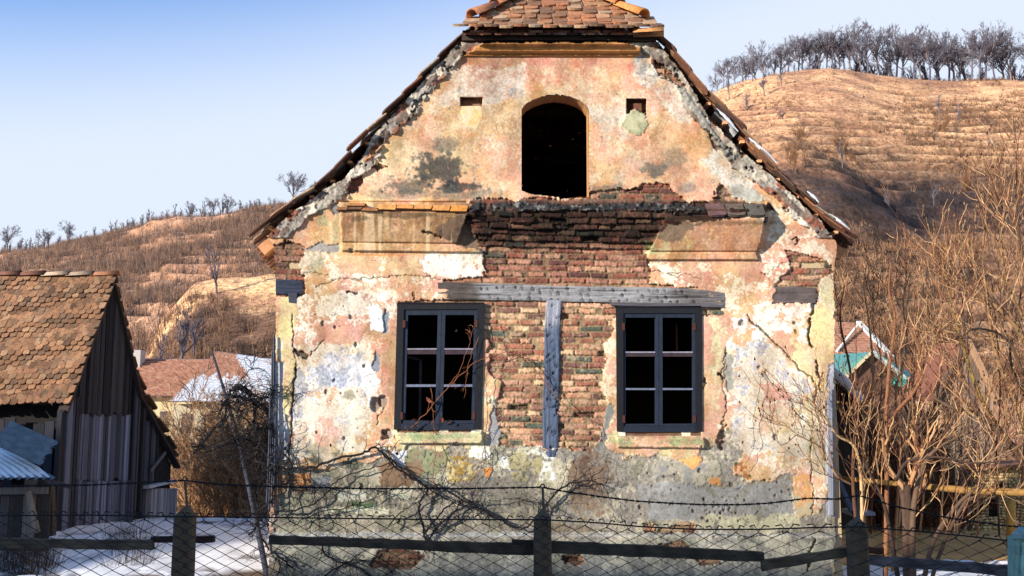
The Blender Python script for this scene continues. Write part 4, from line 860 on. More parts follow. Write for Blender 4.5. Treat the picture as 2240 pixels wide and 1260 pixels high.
# the blades and bare saplings that cover the slopes
def sprigs(name, pts, hts, n_each, seed, cols, wid=.05, lean=.5):
    rs = np.random.RandomState(seed); k = len(pts); base = np.repeat(pts, n_each, 0); h = np.repeat(hts, n_each); N = len(base)
    ang = rs.uniform(0, 2 * math.pi, N); le = rs.uniform(0, lean, N); off = rs.uniform(0, .25, N) * h
    b = base + np.stack([np.cos(ang) * off, np.sin(ang) * off, 0 * off - .1], -1); hh = h * rs.uniform(.5, 1.1, N)
    tip = b + np.stack([np.cos(ang) * le * hh, np.sin(ang) * le * hh, hh], -1); w = wid * rs.uniform(.6, 1.3, N) * (np.repeat(hts, n_each) / hts.mean()) ** .5
    ring = [b + np.stack([np.cos(q) * w, np.sin(q) * w, 0 * w], -1) for q in (0, 2.1, 4.2)]
    V = np.stack(ring + [tip], 1).reshape(-1, 3); i = np.arange(N)[:, None] * 4
    Fc = np.concatenate([i + [[0, 1, 3]], i + [[1, 2, 3]], i + [[2, 0, 3]]], 0)
    me = bpy.data.meshes.new(name); me.vertices.add(len(V)); me.vertices.foreach_set('co', V.astype(np.float32).ravel()); me.loops.add(Fc.size)
    me.loops.foreach_set('vertex_index', Fc.astype(np.int32).ravel()); me.polygons.add(len(Fc)); me.polygons.foreach_set('loop_start', np.arange(0, Fc.size, 3, dtype=np.int32)); me.polygons.foreach_set('loop_total', np.full(len(Fc), 3, np.int32))
    c = np.repeat(np.repeat(cols, n_each, 0), 4, 0); ca = me.color_attributes.new('col', 'FLOAT_COLOR', 'POINT'); ca.data.foreach_set('color', np.concatenate([c, np.ones((len(c), 1))], 1).astype(np.float32).ravel())
    me.materials.append(M_bark); me.update(calc_edges=True); o = bpy.data.objects.new(name, me); COL.objects.link(o); tag(o, kind='stuff'); return o
def scatter(H, n, pxr, tr, seed, dens, h0, h1, name, n_each, palette, wid, lean=.5):
    rs = np.random.RandomState(seed); pts = []; hs = []; cs = []; D = H['d'][0], H['d'][-15]; pal = [lin(c) for c in palette]
    PX = rs.uniform(*pxr, n * 6); T = rs.uniform(*tr, n * 6) ** .8; dd = D[0] + T * (D[1] - D[0]); dn = dens(PX, T, (PX - 1120) / F * dd, dd); u = rs.uniform(0, 1, n * 6)
    for q in np.nonzero(u < dn)[0][:n]:
        p = surf(H, PX[q], dd[q])
        if PX[q] > 1620 and shaded_bank_at(PX[q], 870 - (p[2] - CAM[2]) * F / dd[q]) > .35 and rs.rand() > .1: continue
        pts.append(p); hs.append(rs.uniform(h0, h1)); cs.append(pal[rs.randint(len(pal))] * rs.uniform(.7, 1.2))
    return sprigs(name, np.array(pts), np.array(hs), n_each, seed + 1, np.array(cs), wid, lean)
BR_ = [(160, 122, 98), (186, 142, 112), (124, 100, 88), (200, 158, 124), (98, 84, 80)]
scatter(HL, 15000, (-60, 720), (.12, .99), 501, lambda p, t, x, d: np.clip(.45 + fbm(x, d, 40, 4, 411) * 1.2, .05, 1), 1.8, 4.6, 'hillside_scrub', 6, BR_, .075, .45)
scatter(HR, 13000, (1500, 2330), (.05, .97), 511, lambda p, t, x, d: np.clip(.12 + fbm(x, d, 30, 5, 421) * .9 + .35 * sstep(.45, .2, t) - .1 * sstep(.7, .9, t), .015, 1), .5, 1.5, 'hillside_scrub', 6, [(186, 136, 96), (150, 108, 80), (206, 158, 116), (112, 84, 66)], .05, .95)
scatter(HK, 2200, (300, 640), (.0, 1.0), 521, lambda p, t, x, d: 1.0 * (t < .66 + .2 * fbm(x, d, 12, 3, 5)) + .08, .6, 2.6, 'hillside_scrub', 5, [(156, 116, 88), (120, 92, 74), (186, 142, 106), (90, 72, 62)], .04, .7)

# ------------------------------------------------------------------ bare trees and bushes
def grow(mb, p, d, L, r, lev, g, q, top=None):
    """one limb and, along it, its children; q = per-level (children, length ratio, angle, upward pull)"""
    n = 5 if lev == 0 else 3; pts = [np.array(p, float)]; dirs = []
    for i in range(n):
        d = unit(d + np.array([g.gauss(0, q['wob']), g.gauss(0, q['wob']), g.gauss(0, q['wob'] * .6) + q['up'][min(lev, len(q['up']) - 1)]]))
        pts.append(pts[-1] + d * L / n); dirs.append(d)
    last = lev >= q['levels'] - 1
    (top if top is not None and lev == 0 else mb).tube(pts, np.linspace(r, r * (.25 if last else .5), n + 1), q['sides'][min(lev, len(q['sides']) - 1)], q['col'](g), cap=False)
    if last: return
    for k in range(q['kids'][lev]):
        t = g.uniform(q['from'][lev], 1.0); i = min(int(t * n), n - 1); a = pts[i] + (pts[i + 1] - pts[i]) * (t * n - i)
        ang = g.uniform(*q['ang']); az = g.uniform(0, 2 * math.pi); dd = dirs[i]; s = unit(np.cross(dd, (.3, .2, .9))) if abs(dd[2]) < .97 else np.array([1., 0, 0]); u = np.cross(s, dd)
        nd = dd * math.cos(ang) + (s * math.cos(az) + u * math.sin(az)) * math.sin(ang)
        grow(mb, a, nd, L * q['len'][lev] * g.uniform(.6, 1.1) * (1.1 - .4 * t), max(r * (.62 - .25 * t), q['rmin']), lev + 1, g, q, top)
def colpal(pal): pl = [lin(c) for c in pal]; return lambda g: pl[g.randrange(len(pl))] * g.uniform(.75, 1.15)
TREEQ = dict(levels=5, bole=.72, wob=.085, up=(.02, .10, .10, .07, .04), sides=(6, 4, 3, 3, 3), kids=(10, 6, 6, 6), len=(.85, .6, .62, .6), ang=(.3, .95), rmin=.038, col=colpal([(136, 124, 122), (120, 114, 124), (108, 106, 122)]))
TREEQ['from'] = (.42, .3, .25, .2)
def tree_meshes(seed, h, q):
    g = random.Random(seed); tw = MB(); tr = MB(); grow(tw, (0, 0, -.5), (0, 0, 1), h * q.get('bole', .6), h * .024, 0, g, q, tr)
    k = h / (max(v[:, 2].max() for v in tw.v) + .01)
    for m_ in (tw, tr): m_.v = [v * k for v in m_.v]
    return tr.mesh('trunk', M_bark), tw.mesh('crown', M_bark)
def plant_tree(ms, loc, s, rot, name, label, group, cat='tree'):
    root = empty(name, loc); root.scale = (s, s, s * 1.0); root.rotation_euler = (0, 0, rot); tag(root, label, cat, group)
    for nm, me in zip(('trunk', 'crown'), ms): o = bpy.data.objects.new(nm, me); COL.objects.link(o); o.parent = root
    return root
bigs = [tree_meshes(600 + k, 15, TREEQ) for k in range(6)]
SLIM = dict(TREEQ, bole=.85, kids=(10, 5, 4, 3), len=(.42, .55, .6, .6), ang=(.25, .7), rmin=.04); SLIM['from'] = (.25, .2, .2, .2)
slims = [tree_meshes(640 + k, 12, SLIM) for k in range(5)]
g = random.Random(77); DK = lambda pal: colpal(pal)
top = lambda px: skyline(px, RSKY)
# the dense row of old trees on the right-hand hilltop
row = [(1650, 66), (1690, 72), (1730, 76), (1780, 84), (1815, 80), (1848, 88), (1876, 90), (1925, 98), (2010, 96), (2065, 96), (2120, 98), (2176, 100), (2232, 104)] + [(1640, 60), (1672, 62), (1712, 66), (1745, 72), (1768, 76), (1796, 74), (1832, 84), (1862, 74), (1890, 96), (1912, 66), (1955, 108), (1972, 70), (1990, 104), (2030, 112), (2048, 78), (2082, 92), (2108, 100), (2135, 78), (2160, 100), (2192, 112), (2215, 96), (2250, 92), (2290, 100)]
for px, hpx in row:
    d = 262 + g.uniform(-3, 14); p = surf(HR, px, min(d, 268)); h = hpx * 1.28 * d / F
    plant_tree(bigs[g.randrange(6)], p - np.array([0, 0, .6]), h / 15, g.uniform(0, 6), 'bare_tree', 'leafless broad tree standing in the dense row along the right hilltop', 'trees along the right hilltop')
for px in list(np.arange(1690, 2310, 7)):
    d = g.uniform(274, 300); p = surf(HR, px + g.uniform(-5, 5), d); h = g.uniform(86, 120) * d / F
    plant_tree(slims[g.randrange(5)], p - np.array([0, 0, .6]), h / 12, g.uniform(0, 6), 'bare_tree', 'thin leafless tree behind the broad trees of the right hilltop', 'thin trees behind the hilltop row')
for px, hpx in [(1546, 40), (1556, 46), (1572, 30), (1585, 52), (1598, 66), (1612, 74), (1626, 60), (1655, 50), (1690, 52), (1760, 40)]:
    d = g.uniform(240, 266); p = surf(HR, px, d); plant_tree(bigs[g.randrange(6)] if hpx > 50 else slims[g.randrange(5)], p, hpx * d / F / 15, g.uniform(0, 6), 'bare_tree', 'small leafless tree on the left shoulder of the right hill', 'trees on the hill shoulder')
for px, d, hpx in [(1610, 225, 56), (1648, 215, 50), (1690, 222, 56), (1730, 228, 50), (1580, 200, 60), (1628, 190, 50), (1665, 240, 60), (1725, 200, 34), (2085, 205, 60), (2125, 205, 46), (2190, 190, 40), (1860, 150, 70), (1960, 140, 60), (2060, 150, 60)]:
    p = surf(HR, px, d); plant_tree(slims[g.randrange(5)], p, hpx * d / F / 12, g.uniform(0, 6), 'bare_tree', 'slim leafless tree on the terraced slope of the right hill', 'trees on the terraced slope')
# the ragged line along the left ridge
lt = [(4, 56), (40, 20), (58, 16), (85, 42), (92, 36), (132, 50), (140, 20), (172, 24), (195, 30), (212, 24), (228, 34), (240, 34), (256, 26), (268, 30), (280, 26), (296, 36), (308, 38), (322, 30), (340, 28), (352, 28), (368, 38), (382, 30), (405, 44), (410, 36), (428, 38), (440, 24), (458, 44), (478, 40), (490, 48), (512, 32), (520, 26), (548, 26), (560, 22), (590, 26), (604, 18)]
for px, hpx in lt:
    d = g.uniform(466, 478); p = surf(HL, px, d); big = hpx > 40
    plant_tree(bigs[g.randrange(6)] if big else slims[g.randrange(5)], p - np.array([0, 0, .8]), hpx * 1.25 * d / F / (15 if big else 12), g.uniform(0, 6), 'bare_tree', 'small leafless tree on the skyline of the left ridge', 'trees on the left ridge')
for k in range(64):
    px = g.uniform(-10, 620); d = g.uniform(455, 478); p = surf(HL, px, d); plant_tree(slims[k % 5], p - np.array([0, 0, .8]), g.uniform(18, 36) * d / F / 12, g.uniform(0, 6), 'bare_tree', 'small leafless tree on the skyline of the left ridge', 'trees on the left ridge')
p = surf(HL, 640, 330); d = (CAM[2] - p[2])
plant_tree(bigs[2], P(642, 468, 320.), 105 * 330 / F / 15, 1.1, 'bare_tree', 'round-crowned leafless tree rising over the left roof edge', None)
plant_tree(bigs[4], P(690, 470, 320.), 85 * 330 / F / 15, 2.2, 'bare_tree', 'leafless tree half hidden by the left roof edge', None)
for px, d, hpx, l in [(395, 120, 160, 'slender leafless tree in front of the pale knoll'), (350, 118, 130, 'crooked leafless tree left of the pale knoll'), (425, 125, 120, 'leafless tree at the edge of the pale knoll'), (470, 150, 110, 'pale leafless tree on the dark wooded slope'), (570, 110, 80, 'bushy leafless tree between knoll and house corner'), (300, 125, 120, 'leafless tree just right of the barn ridge')]:
    p = surf(HK, px, d) if d > 96 else None; plant_tree(slims[g.randrange(5)], p, hpx * d / F / 12, g.uniform(0, 6), 'bare_tree', l, None)

# ------------------------------------------------------------------ the house across the street, whose shadow lies on the lower wall
o = empty('house', (-30, -20, 0)); tag(o, 'long two-storey street house with a steep tiled roof, across the road behind the viewer', 'house')
mb = MB(); mb.box((-75, -24, -.3), (-11, -17.5, 6.0), lin(210, 190, 160)); mb.build('wall', M_plaster, o)
mb = MB(); zr2 = SHZ = 10.6
mb.add([(-76, -25, 5.8), (-10, -25, 5.8), (-10, -16.5, 5.8), (-76, -16.5, 5.8), (-76, -20.5, zr2), (-10, -20.5, zr2)], [(3, 2, 1, 0), (0, 1, 5, 4), (2, 3, 4, 5), (1, 2, 5), (3, 0, 4)], lin(160, 96, 70)); mb.build('roof', M_tile, o)
mb = MB(); mb.box((-76, -23.5, 5.5), (-39, -18.0, 10.2), lin(204, 184, 156)); mb.add([(-76.5, -24.5, 10), (-38.4, -24.5, 10), (-38.4, -17, 10), (-76.5, -17, 10), (-76.5, -20.7, 14.2), (-38.4, -20.7, 14.2)], [(3, 2, 1, 0), (0, 1, 5, 4), (2, 3, 4, 5), (1, 2, 5), (3, 0, 4)], lin(160, 96, 70)); mb.build('shade_wing', M_plaster, o)  # taller unseen wing, added to shade the left yard
for k in range(9):
    mb = MB(); x = -70 + k * 6.6; mb.box((x, -17.52, 1.0), (x + 1.2, -17.44, 2.6), lin(70, 70, 80)); mb.build('window', M_dark, o)
# ------------------------------------------------------------------ the wooden barn on the left
XG = -7.1
def onX(px, py, X):
    u = (px - 1120) / F; v = -(py - 630) / F; dy = math.cos(PITCH) - v * math.sin(PITCH); dz = math.sin(PITCH) + v * math.cos(PITCH)
    t = X / u; return np.array([X, CAM[1] + dy * t, CAM[2] + dz * t])
barn = empty('barn', (-9, 7, 0)); tag(barn, 'old wooden barn of grey vertical boards under a worn red tile roof', 'barn')
apx = onX(243, 608, XG); fe = onX(140, 886, XG); be = onX(386, 1012, XG); bm_ = onX(300, 850, XG); XLEFT = -16.0
rb = random.Random(31)
def course_roof(A, E, x0, x1, nC, Wd, r, T=.025, dark=0., jit=.01):
    bp = [(190, 134, 98), (176, 118, 86), (200, 146, 108), (158, 106, 80), (208, 160, 122), (136, 98, 80), (184, 126, 92), (120, 92, 78)]
    """courses between the ridge point A and the eave point E (same x), laid along x from x0 to x1"""
    mb = MB(); d = unit(E - A); w = np.array([1., 0, 0]); n = unit(np.cross(w, d)); n = n if n[2] > 0 else -n; S_ = np.linalg.norm(E - A); ex = S_ / nC
    for i in range(nC):
        x = x0 + (Wd / 2 if i % 2 else 0)
        while x < x1:
            sag = .02 * math.sin(x * 1.3) + .015 * math.sin(x * 3 + i)
            top = np.array([x, A[1], A[2]]) + d * (ex * (i - .55) + r.uniform(-.012, .012)) + n * (.03 + r.uniform(0, jit) - sag)
            c = (lin(bp[r.randrange(8)]) * .55 + lin(168, 132, 92) * .42) * r.uniform(.8, 1.1) * (1 - dark) * (.86 + .2 * math.sin(x * 2.1 + i * .7) * math.sin(i * .9)); c = c * .55 if r.random() < .12 else c; tile(mb, top, unit(d + n * (.10 + r.uniform(-.02, .05)) + w * r.uniform(-.05, .05)), w, n, Wd - r.uniform(.006, .02), ex * 1.75 + r.uniform(-.015, .015), T, c, .3, 4); x += Wd
    return mb
m1 = course_roof(apx, fe, XLEFT, XG + .12, 28, .122, rb, .016); m2 = course_roof(apx, bm_, XG - 3, XG + .02, 16, .15, rb, .03, .25, .03); m3 = course_roof(bm_ + np.array([0, -.1, .1]), be, XG - 3, XG + .02, 8, .2, rb, .035, .3, .06)
for m_ in (m2, m3): m1.add(np.concatenate(m_.v), m_.f, np.concatenate(m_.c))
broof = m1.build('roof', M_tile, barn)
for k in range(22):
    x = XG + .1 - k * .43; barrel((x - .45, apx[1], apx[2] + .03 + rb.uniform(-.01, .01)), (x + .02, apx[1], apx[2] + .05), .06, .08, tcol(rb) * 1.0).build('ridge_tile', M_tile, broof, True)
mb = MB(); mb.bar(apx + [.0, -.04, -.1], fe + [.0, -.02, -.12], .05, .16, (1, 0, 0), lin(70, 60, 56)); mb.bar(apx + [.02, 0, -.12], bm_ + [.02, 0, -.12], .05, .16, (1, 0, 0), lin(56, 50, 50)); mb.bar(bm_ + [.02, 0, -.12], be + [.02, 0, -.1], .05, .14, (1, 0, 0), lin(56, 50, 50)); mb.build('verge_board', M_woodv, barn)
ztop = lambda y: np.interp(y, [fe[1], apx[1], bm_[1], be[1]], [fe[2], apx[2], bm_[2], be[2]]) - .1
def zat(py, y): return onX(115 + (py - 1170) * 0, py, XG)[2] if False else CAM[2] + (870 - py) / F * (y - CAM[1]) * 1.01
yb0, yb1 = onX(112, 1165, XG)[1], onX(386, 1140, XG)[1]
def boards(name, ya, yb, z0f, z1f, cols, X=XG, wd=(.07, .12), prot=(0, .03), ragged=.04, gap=.006):
    mb = MB(); y = ya
    while y < yb:
        w = rb.uniform(*wd); y2 = min(y + w, yb); zt_ = min(z1f((y + y2) / 2), ztop((y + y2) / 2)) + rb.uniform(-ragged, ragged); zb_ = z0f((y + y2) / 2) + rb.uniform(-ragged, ragged)
        if zt_ - zb_ > .1 and rb.random() > .02:
            p = rb.uniform(*prot); c = lin(cols[rb.randrange(len(cols))]) * rb.uniform(.65, 1.15); t = rb.uniform(-.02, .02)
            mb.hexa([(X - .03, y, zb_), (X + p, y, zb_), (X + p, y2 - gap, zb_), (X - .03, y2 - gap, zb_), (X - .03, y + t, zt_), (X + p, y + t, zt_), (X + p, y2 - gap + t, zt_), (X - .03, y2 - gap + t, zt_)], c)
        y = y2
    return mb.build(name, M_woodv, barn)
gr = [(100, 108, 132), (122, 130, 158), (78, 84, 104), (62, 66, 82)]; dkw = [(44, 44, 52), (34, 35, 42), (56, 57, 66), (66, 64, 68)]
ymid, yq = onX(168, 900, XG)[1], onX(287, 900, XG)[1]
boards('gable_boards', onX(150, 860, XG)[1], onX(285, 800, XG)[1], lambda y: zat(906, y), lambda y: 99, dkw, prot=(.02, .05))
boards('gable_boards', ymid, yq, lambda y: zat(1044, y), lambda y: zat(903, y), gr, prot=(.0, .02))
boards('gable_boards', yb0 + .02, ymid, lambda y: zat(1166, y), lambda y: zat(868, y), gr[:3] + dkw, prot=(.03, .06))
boards('gable_boards', ymid, yq + .1, lambda y: zat(1168, y), lambda y: zat(1046, y), gr, prot=(.03, .05), ragged=.02)
boards('gable_boards', yq, onX(345, 960, XG)[1], lambda y: zat(1120, y), lambda y: 99, dkw + gr[2:], prot=(-.02, .06), wd=(.09, .2), ragged=.12, gap=.03)
boards('gable_boards', onX(320, 1100, XG)[1], onX(378, 1100, XG)[1], lambda y: zat(1162, y), lambda y: zat(1062, y), [(176, 176, 184), (150, 150, 160)], prot=(.08, .1), ragged=.01)
mb = MB(); mb.bar(onX(320, 1066, XG + .1), onX(380, 1052, XG + .1), .12, .05, col=lin(190, 192, 200)); mb.bar(onX(330, 1030, XG + .08), onX(362, 990, XG + .08), .03, .06, col=lin(110, 106, 110)); mb.build('door_board', M_woodv, barn)
mb = MB(); k = 7; ys_ = np.linspace(fe[1] + .25, be[1] - .15, k); vs = [(XG - .06, y, -1.0) for y in ys_] + [(XG - .06, y, ztop(y) - .02) for y in ys_]; mb.add(vs, [(i, i + 1, k + i + 1, k + i) for i in range(k - 1)], lin(36, 32, 32)); mb.build('gable_wall', M_dark, barn)  # dark sheet behind the boards; the barn's unlit inside put into its colour
mb = MB(); x = XG - .1; yf = yb0 + .05
while x > XLEFT:
    w = rb.uniform(.12, .19)
    if rb.random() > .25: mb.box((x - w + .01, yf + .3, -.4), (x, yf + .33, fe[2] - rb.uniform(.15, .3)), lin(dkw[rb.randrange(4)]) * rb.uniform(.5, 1))
    x -= w
mb.box((XLEFT, yf + .5, -.5), (XG - .1, yf + .55, fe[2]), lin(30, 27, 26)); mb.build('front_boards', M_woodv, barn)
mb = MB(); mb.box((XLEFT, be[1] - .4, -1.2), (XG - .1, be[1] - .3, be[2] + .1), lin(50, 46, 44)); mb.build('back_wall', M_woodv, barn)
# -- lean-to of corrugated sheets in front of the barn
def corrug(mb, A, B, Cc, n, amp, col, rows=6, snow=0., rag=0., g=rb):
    """sheet: A-B along the corrugated edge, towards Cc (from A) along the ribs"""
    A, B, Cc = map(np.asarray, (A, B, Cc)); u = B - A; v = Cc - A; nn = unit(np.cross(u, v)); nn = nn if nn[2] > 0 else -nn; K = n * 6; vs = []; cs = []
    for j in range(rows + 1):
        for i in range(K + 1):
            e = rag * math.sin(i * 1.7) * (1 if j == rows else 0); cc = math.cos(i / 6 * 2 * math.pi)
            vs.append(A + u * i / K + v * (j / rows + e) + nn * (amp * cc + snow * (1 if j > 0 else 0))); cs.append(col * (1 + .12 * math.sin(i * .9 + j * 2)))
    fs = [(j * (K + 1) + i, j * (K + 1) + i + 1, (j + 1) * (K + 1) + i + 1, (j + 1) * (K + 1) + i) for j in range(rows) for i in range(K)]
    mb.add(vs, fs, np.array(cs))
shed = empty('lean_to_shed', (-6.3, 3.2, 0)); tag(shed, 'low lean-to shed with a snowy corrugated sheet roof beside the barn', 'shed')
A = P(-150, 1048, 2.2); B = P(122, 1047, 2.2); up = P(0, 978, 3.6) - B
mb = MB(); corrug(mb, A, B, A + up * 1.15, 15, .016, lin(120, 124, 130)); mb.build('corrugated_roof', M_metal, shed, True)
mb = MB(); corrug(mb, A + up * .03, B + up * .03 - (B - A) * .03, A + up * 1.14, 15, .010, np.array([.95, .97, 1.0]), snow=.05); mb.build('roof_snow', M_snow, shed, True)
mb = MB(); x = -9.5
while x < P(100, 1100, 2.4)[0]:
    w = rb.uniform(.1, .2)
    if rb.random() > .3: h0 = rb.uniform(.15, .5); mb.box((x, 2.5, -.15), (x + w - .01, 2.53, A[2] - h0 * rb.random()), lin(rb.choice([(104, 96, 92), (150, 140, 128), (84, 74, 68), (90, 62, 56)])) * rb.uniform(.6, 1))
    x += w
mb.bar(P(-100, 1075, 2.45), P(105, 1073, 2.45), .03, .09, (0, 0, 1), lin(120, 112, 104)); mb.bar(P(62, 1075, 2.4), P(82, 1165, 2.4), .07, .03, (0, 1, 0), lin(150, 130, 112)); mb.build('board_wall', M_woodv, shed)
mb = MB(); mb.bar(P(110, 1060, 2.6), P(112, 1172, 2.6), .09, .09, (0, 1, 0), lin(70, 64, 60)); mb.bar(P(100, 1052, 2.2), P(160, 1066, 2.2), .04, .05, col=lin(70, 64, 60)); mb.build('corner_post', M_woodv, shed)
mb = MB(); A2 = P(22, 924, 3.3); B2 = P(124, 969, 3.1); D2 = P(-24, 972, 2.5); corrug(mb, A2, D2 + (P(96, 1026, 2.4) - P(-24, 972, 2.5)) * 0, B2, 4, .03, lin(112, 124, 130), 8, rag=.04)
tag(mb.build('corrugated_sheet', M_metal, None, True), 'loose grey corrugated sheet propped against the barn above the snowy lean-to', 'metal sheet')

# ------------------------------------------------------------------ houses in the middle distance
def quadgrid(mb, a, b, c, d, nu, nv, colf, step=.0):
    """a-b top edge, d-c bottom edge"""
    a, b, c, d = map(np.asarray, (a, b, c, d)); n = unit(np.cross(b - a, d - a)); n = n if n[2] > 0 else -n; vs = []; cs = []
    for j in range(nv + 1):
        for e in ((0, 1) if 0 < j < nv else ((1,) if j == 0 else (0,))):
            for i in range(nu + 1):
                s, t = i / nu, j / nv; p = (a * (1 - s) + b * s) * (1 - t) + (d * (1 - s) + c * s) * t
                vs.append(p + n * (step * (0 if e else 1))); cs.append(colf(s, t))
    R_ = len(vs) // (nu + 1); fs = [(j * (nu + 1) + i, (j + 1) * (nu + 1) + i, (j + 1) * (nu + 1) + i + 1, j * (nu + 1) + i + 1) for j in range(R_ - 1) for i in range(nu)]
    mb.add(vs, fs, np.array(cs))
g = random.Random(41); red = lambda s, t: lin(g.choice([(190, 136, 108), (204, 152, 122), (176, 122, 98), (214, 168, 140)]))
H1 = empty('house', (-14, 32, -4)); tag(H1, 'pale yellow house with a long red tile roof, behind the barn', 'house')
yA = 30.
mb = MB(); quadgrid(mb, P(288, 784, yA + 3.5), P(470, 786, yA + 3.5), P(505, 868, yA), P(270, 868, yA), 50, 17, red, .06); quadgrid(mb, P(288, 784, yA + 3.5), P(470, 786, yA + 3.5), P(470, 868, yA + 7.5), P(288, 868, yA + 7.5), 4, 3, red, .06); mb.build('roof', M_tile, H1)
a = P(290, 872, yA + .5); b = P(420, 872, yA + .5); mb = MB(); mb.box((a[0], yA + .5, -4.6), (b[0], yA + 7, a[2]), lin(226, 206, 160)); mb.build('wall', M_plaster, H1)
for x in (318, 350): mb = MB(); slab(mb, [(x, 900), (x + 14, 900), (x + 14, 935), (x, 935)], yA + .44, .05, lin(80, 76, 76)); mb.build('window', M_dark, H1)
mb = MB(); c = P(300, 790, yA + 3); mb.box((c[0] - .3, yA + 2.6, c[2] - .8), (c[0] + .3, yA + 3.2, c[2] + .5), lin(206, 196, 186)); mb.build('chimney', M_plaster, H1)
H2 = empty('house', (-11, 28, -4)); tag(H2, 'hip-roofed house with snow on its roof, left of the main house', 'house')
yB = 26.
def roof2(s, t):
    x = 372 + (640 - 372) * s
    return np.array([.80, .82, .86]) if (t > .52 + .05 * math.sin(x * .2) + g.uniform(-.04, .04) and s > .02) or s > .34 + .55 * t + g.uniform(-.02, .02) else red(s, t)
mb = MB(); quadgrid(mb, P(474, 768, yB + 4), P(600, 786, yB + 4), P(660, 882, yB), P(366, 880, yB), 60, 20, roof2, .05)
vA = P(474, 768, yB + 4); mb.add([vA, P(366, 880, yB), P(366, 880, yB) + np.array([0, 8, 0]), vA + np.array([0, .5, 0])], [(0, 1, 2, 3)], lin(190, 122, 92)); mb.build('roof', M_tile, H2)
a = P(380, 884, yB + .6); b = P(650, 884, yB + .6); mb = MB(); mb.box((a[0], yB + .6, -4.6), (b[0], yB + 7.5, a[2]), lin(216, 200, 166)); mb.build('wall', M_plaster, H2)
for x in (398, 446): mb = MB(); slab(mb, [(x, 905), (x + 20, 905), (x + 20, 945), (x, 945)], yB + .54, .05, lin(86, 80, 80)); mb.build('window', M_dark, H2)
# right side
H3 = empty('house', (15, 36, -4)); tag(H3, 'house with a reddish tile roof and white verges, farthest right of the main house', 'house')
yC = 38.
mb = MB(); quadgrid(mb, P(1760, 702, yC + 3), P(1880, 706, yC + 3), P(1950, 780, yC), P(1760, 778, yC), 30, 14, lambda s, t: lin(g.choice([(200, 146, 116), (186, 130, 104), (212, 164, 136)])), .06); mb.build('roof', M_tile, H3)
mb = MB(); a = P(1770, 780, yC + .4); b = P(1930, 780, yC + .4); mb.box((a[0], yC + .4, -4.6), (b[0], yC + 7, a[2]), lin(214, 200, 180)); mb.build('wall', M_plaster, H3)
mb = MB(); mb.bar(P(1878, 704, yC + 2.8), P(1952, 782, yC - .1), .3, .12, col=lin(236, 230, 220)); mb.build('verge_board', M_conc, H3)
mb = MB(); mb.bar(P(1876, 712, yC + 2), P(1830, 770, yC + .2), .14, .1, col=lin(236, 226, 206)); mb.build('ridge_cap', M_conc, H3)
H4 = empty('house', (14, 30, -4)); tag(H4, 'brown gabled house with turquoise sheet roof edges behind the bushes', 'house')
yD = 30.
mb = MB(); slab(mb, [(1908, 770), (1992, 842), (1992, 1150), (1846, 1150), (1846, 826)], yD, .3, lin(118, 86, 70)); mb.build('gable_wall', M_woodv, H4)
mb = MB(); slab(mb, [(1905, 800), (1912, 800), (1912, 815), (1905, 815)], yD - .05, .1, lin(40, 34, 32)); mb.build('window', M_dark, H4)
tq = lin(116, 176, 162)
mb = MB(); mb.add([P(1800, 776, yD + 3), P(1908, 770, yD + 3), P(1905, 771, yD - .2), P(1846, 828, yD - .2), P(1800, 828, yD - .2)], [(0, 4, 3, 2, 1)], tq); mb.add([P(1908, 769, yD + .0), P(1926, 775, yD + 3), P(2018, 832, yD + 3), P(1996, 840, yD - .2)], [(0, 3, 2, 1)], tq * 1.1); mb.build('roof', M_metal, H4)
mb = MB(); mb.bar(P(1908, 769, yD - .25), P(1848, 828, yD - .25), .12, .16, (0, -1, .3), lin(214, 190, 150)); mb.bar(P(1908, 769, yD - .25), P(1998, 842, yD - .25), .12, .2, (0, -1, .3), lin(210, 224, 214)); mb.build('verge_board', M_conc, H4)
mb = MB(); slab(mb, [(1958, 826), (1998, 832), (1998, 848), (1958, 844)], yD - .4, .2, lin(80, 170, 150)); mb.build('gutter_board', M_metal, H4)
# dark open shed right against the right corner of the main house
o = empty('open_shed', (4.4, 3, 0)); tag(o, 'dark open shed with a snow-edged roof right of the main house', 'shed')
mb = MB(); vs = [P(1822, 815, 1.2), P(1884, 878, 1.2), P(1890, 886, 4), P(1822, 800, 4)]; vs = np.array(vs); mb.add(np.concatenate([vs, vs - [0, 0, .08]]), [(0, 1, 2, 3), (7, 6, 5, 4), (0, 4, 5, 1), (1, 5, 6, 2), (2, 6, 7, 3), (3, 7, 4, 0)], lin(90, 80, 74)); rf = mb.build('roof', M_woodh, o)
mb = MB(); mb.tube([P(1822, 817, 1.15) + np.array([0, 0, .03]), P(1850, 843, 1.15) + np.array([0, 0, .04]), P(1886, 879, 1.15) + np.array([0, 0, .02])], [.05, .06, .035], 7, (.8, .82, .87)); mb.build('roof_snow', M_snow, rf, True)
mb = MB(); slab(mb, [(1822, 830), (1880, 884), (1872, 1150), (1822, 1150)], 3.6, .1, lin(46, 38, 34)); mb.build('back_boards', M_woodv, o)
mb = MB(); slab(mb, [(1828, 1040), (1834, 1036), (1874, 1124), (1866, 1130)], .5, .08, lin(92, 112, 140)); slab(mb, [(1862, 1118), (1914, 1120), (1916, 1128), (1862, 1128)], .5, .3, lin(150, 160, 176)); mb.build('propped_board', M_woodv, o)
mb = MB(); mb.bar(P(1876, 880, 1.3), P(1872, 1150, 1.3), .08, .08, (0, 1, 0), lin(60, 50, 44)); mb.build('post', M_woodv, o)
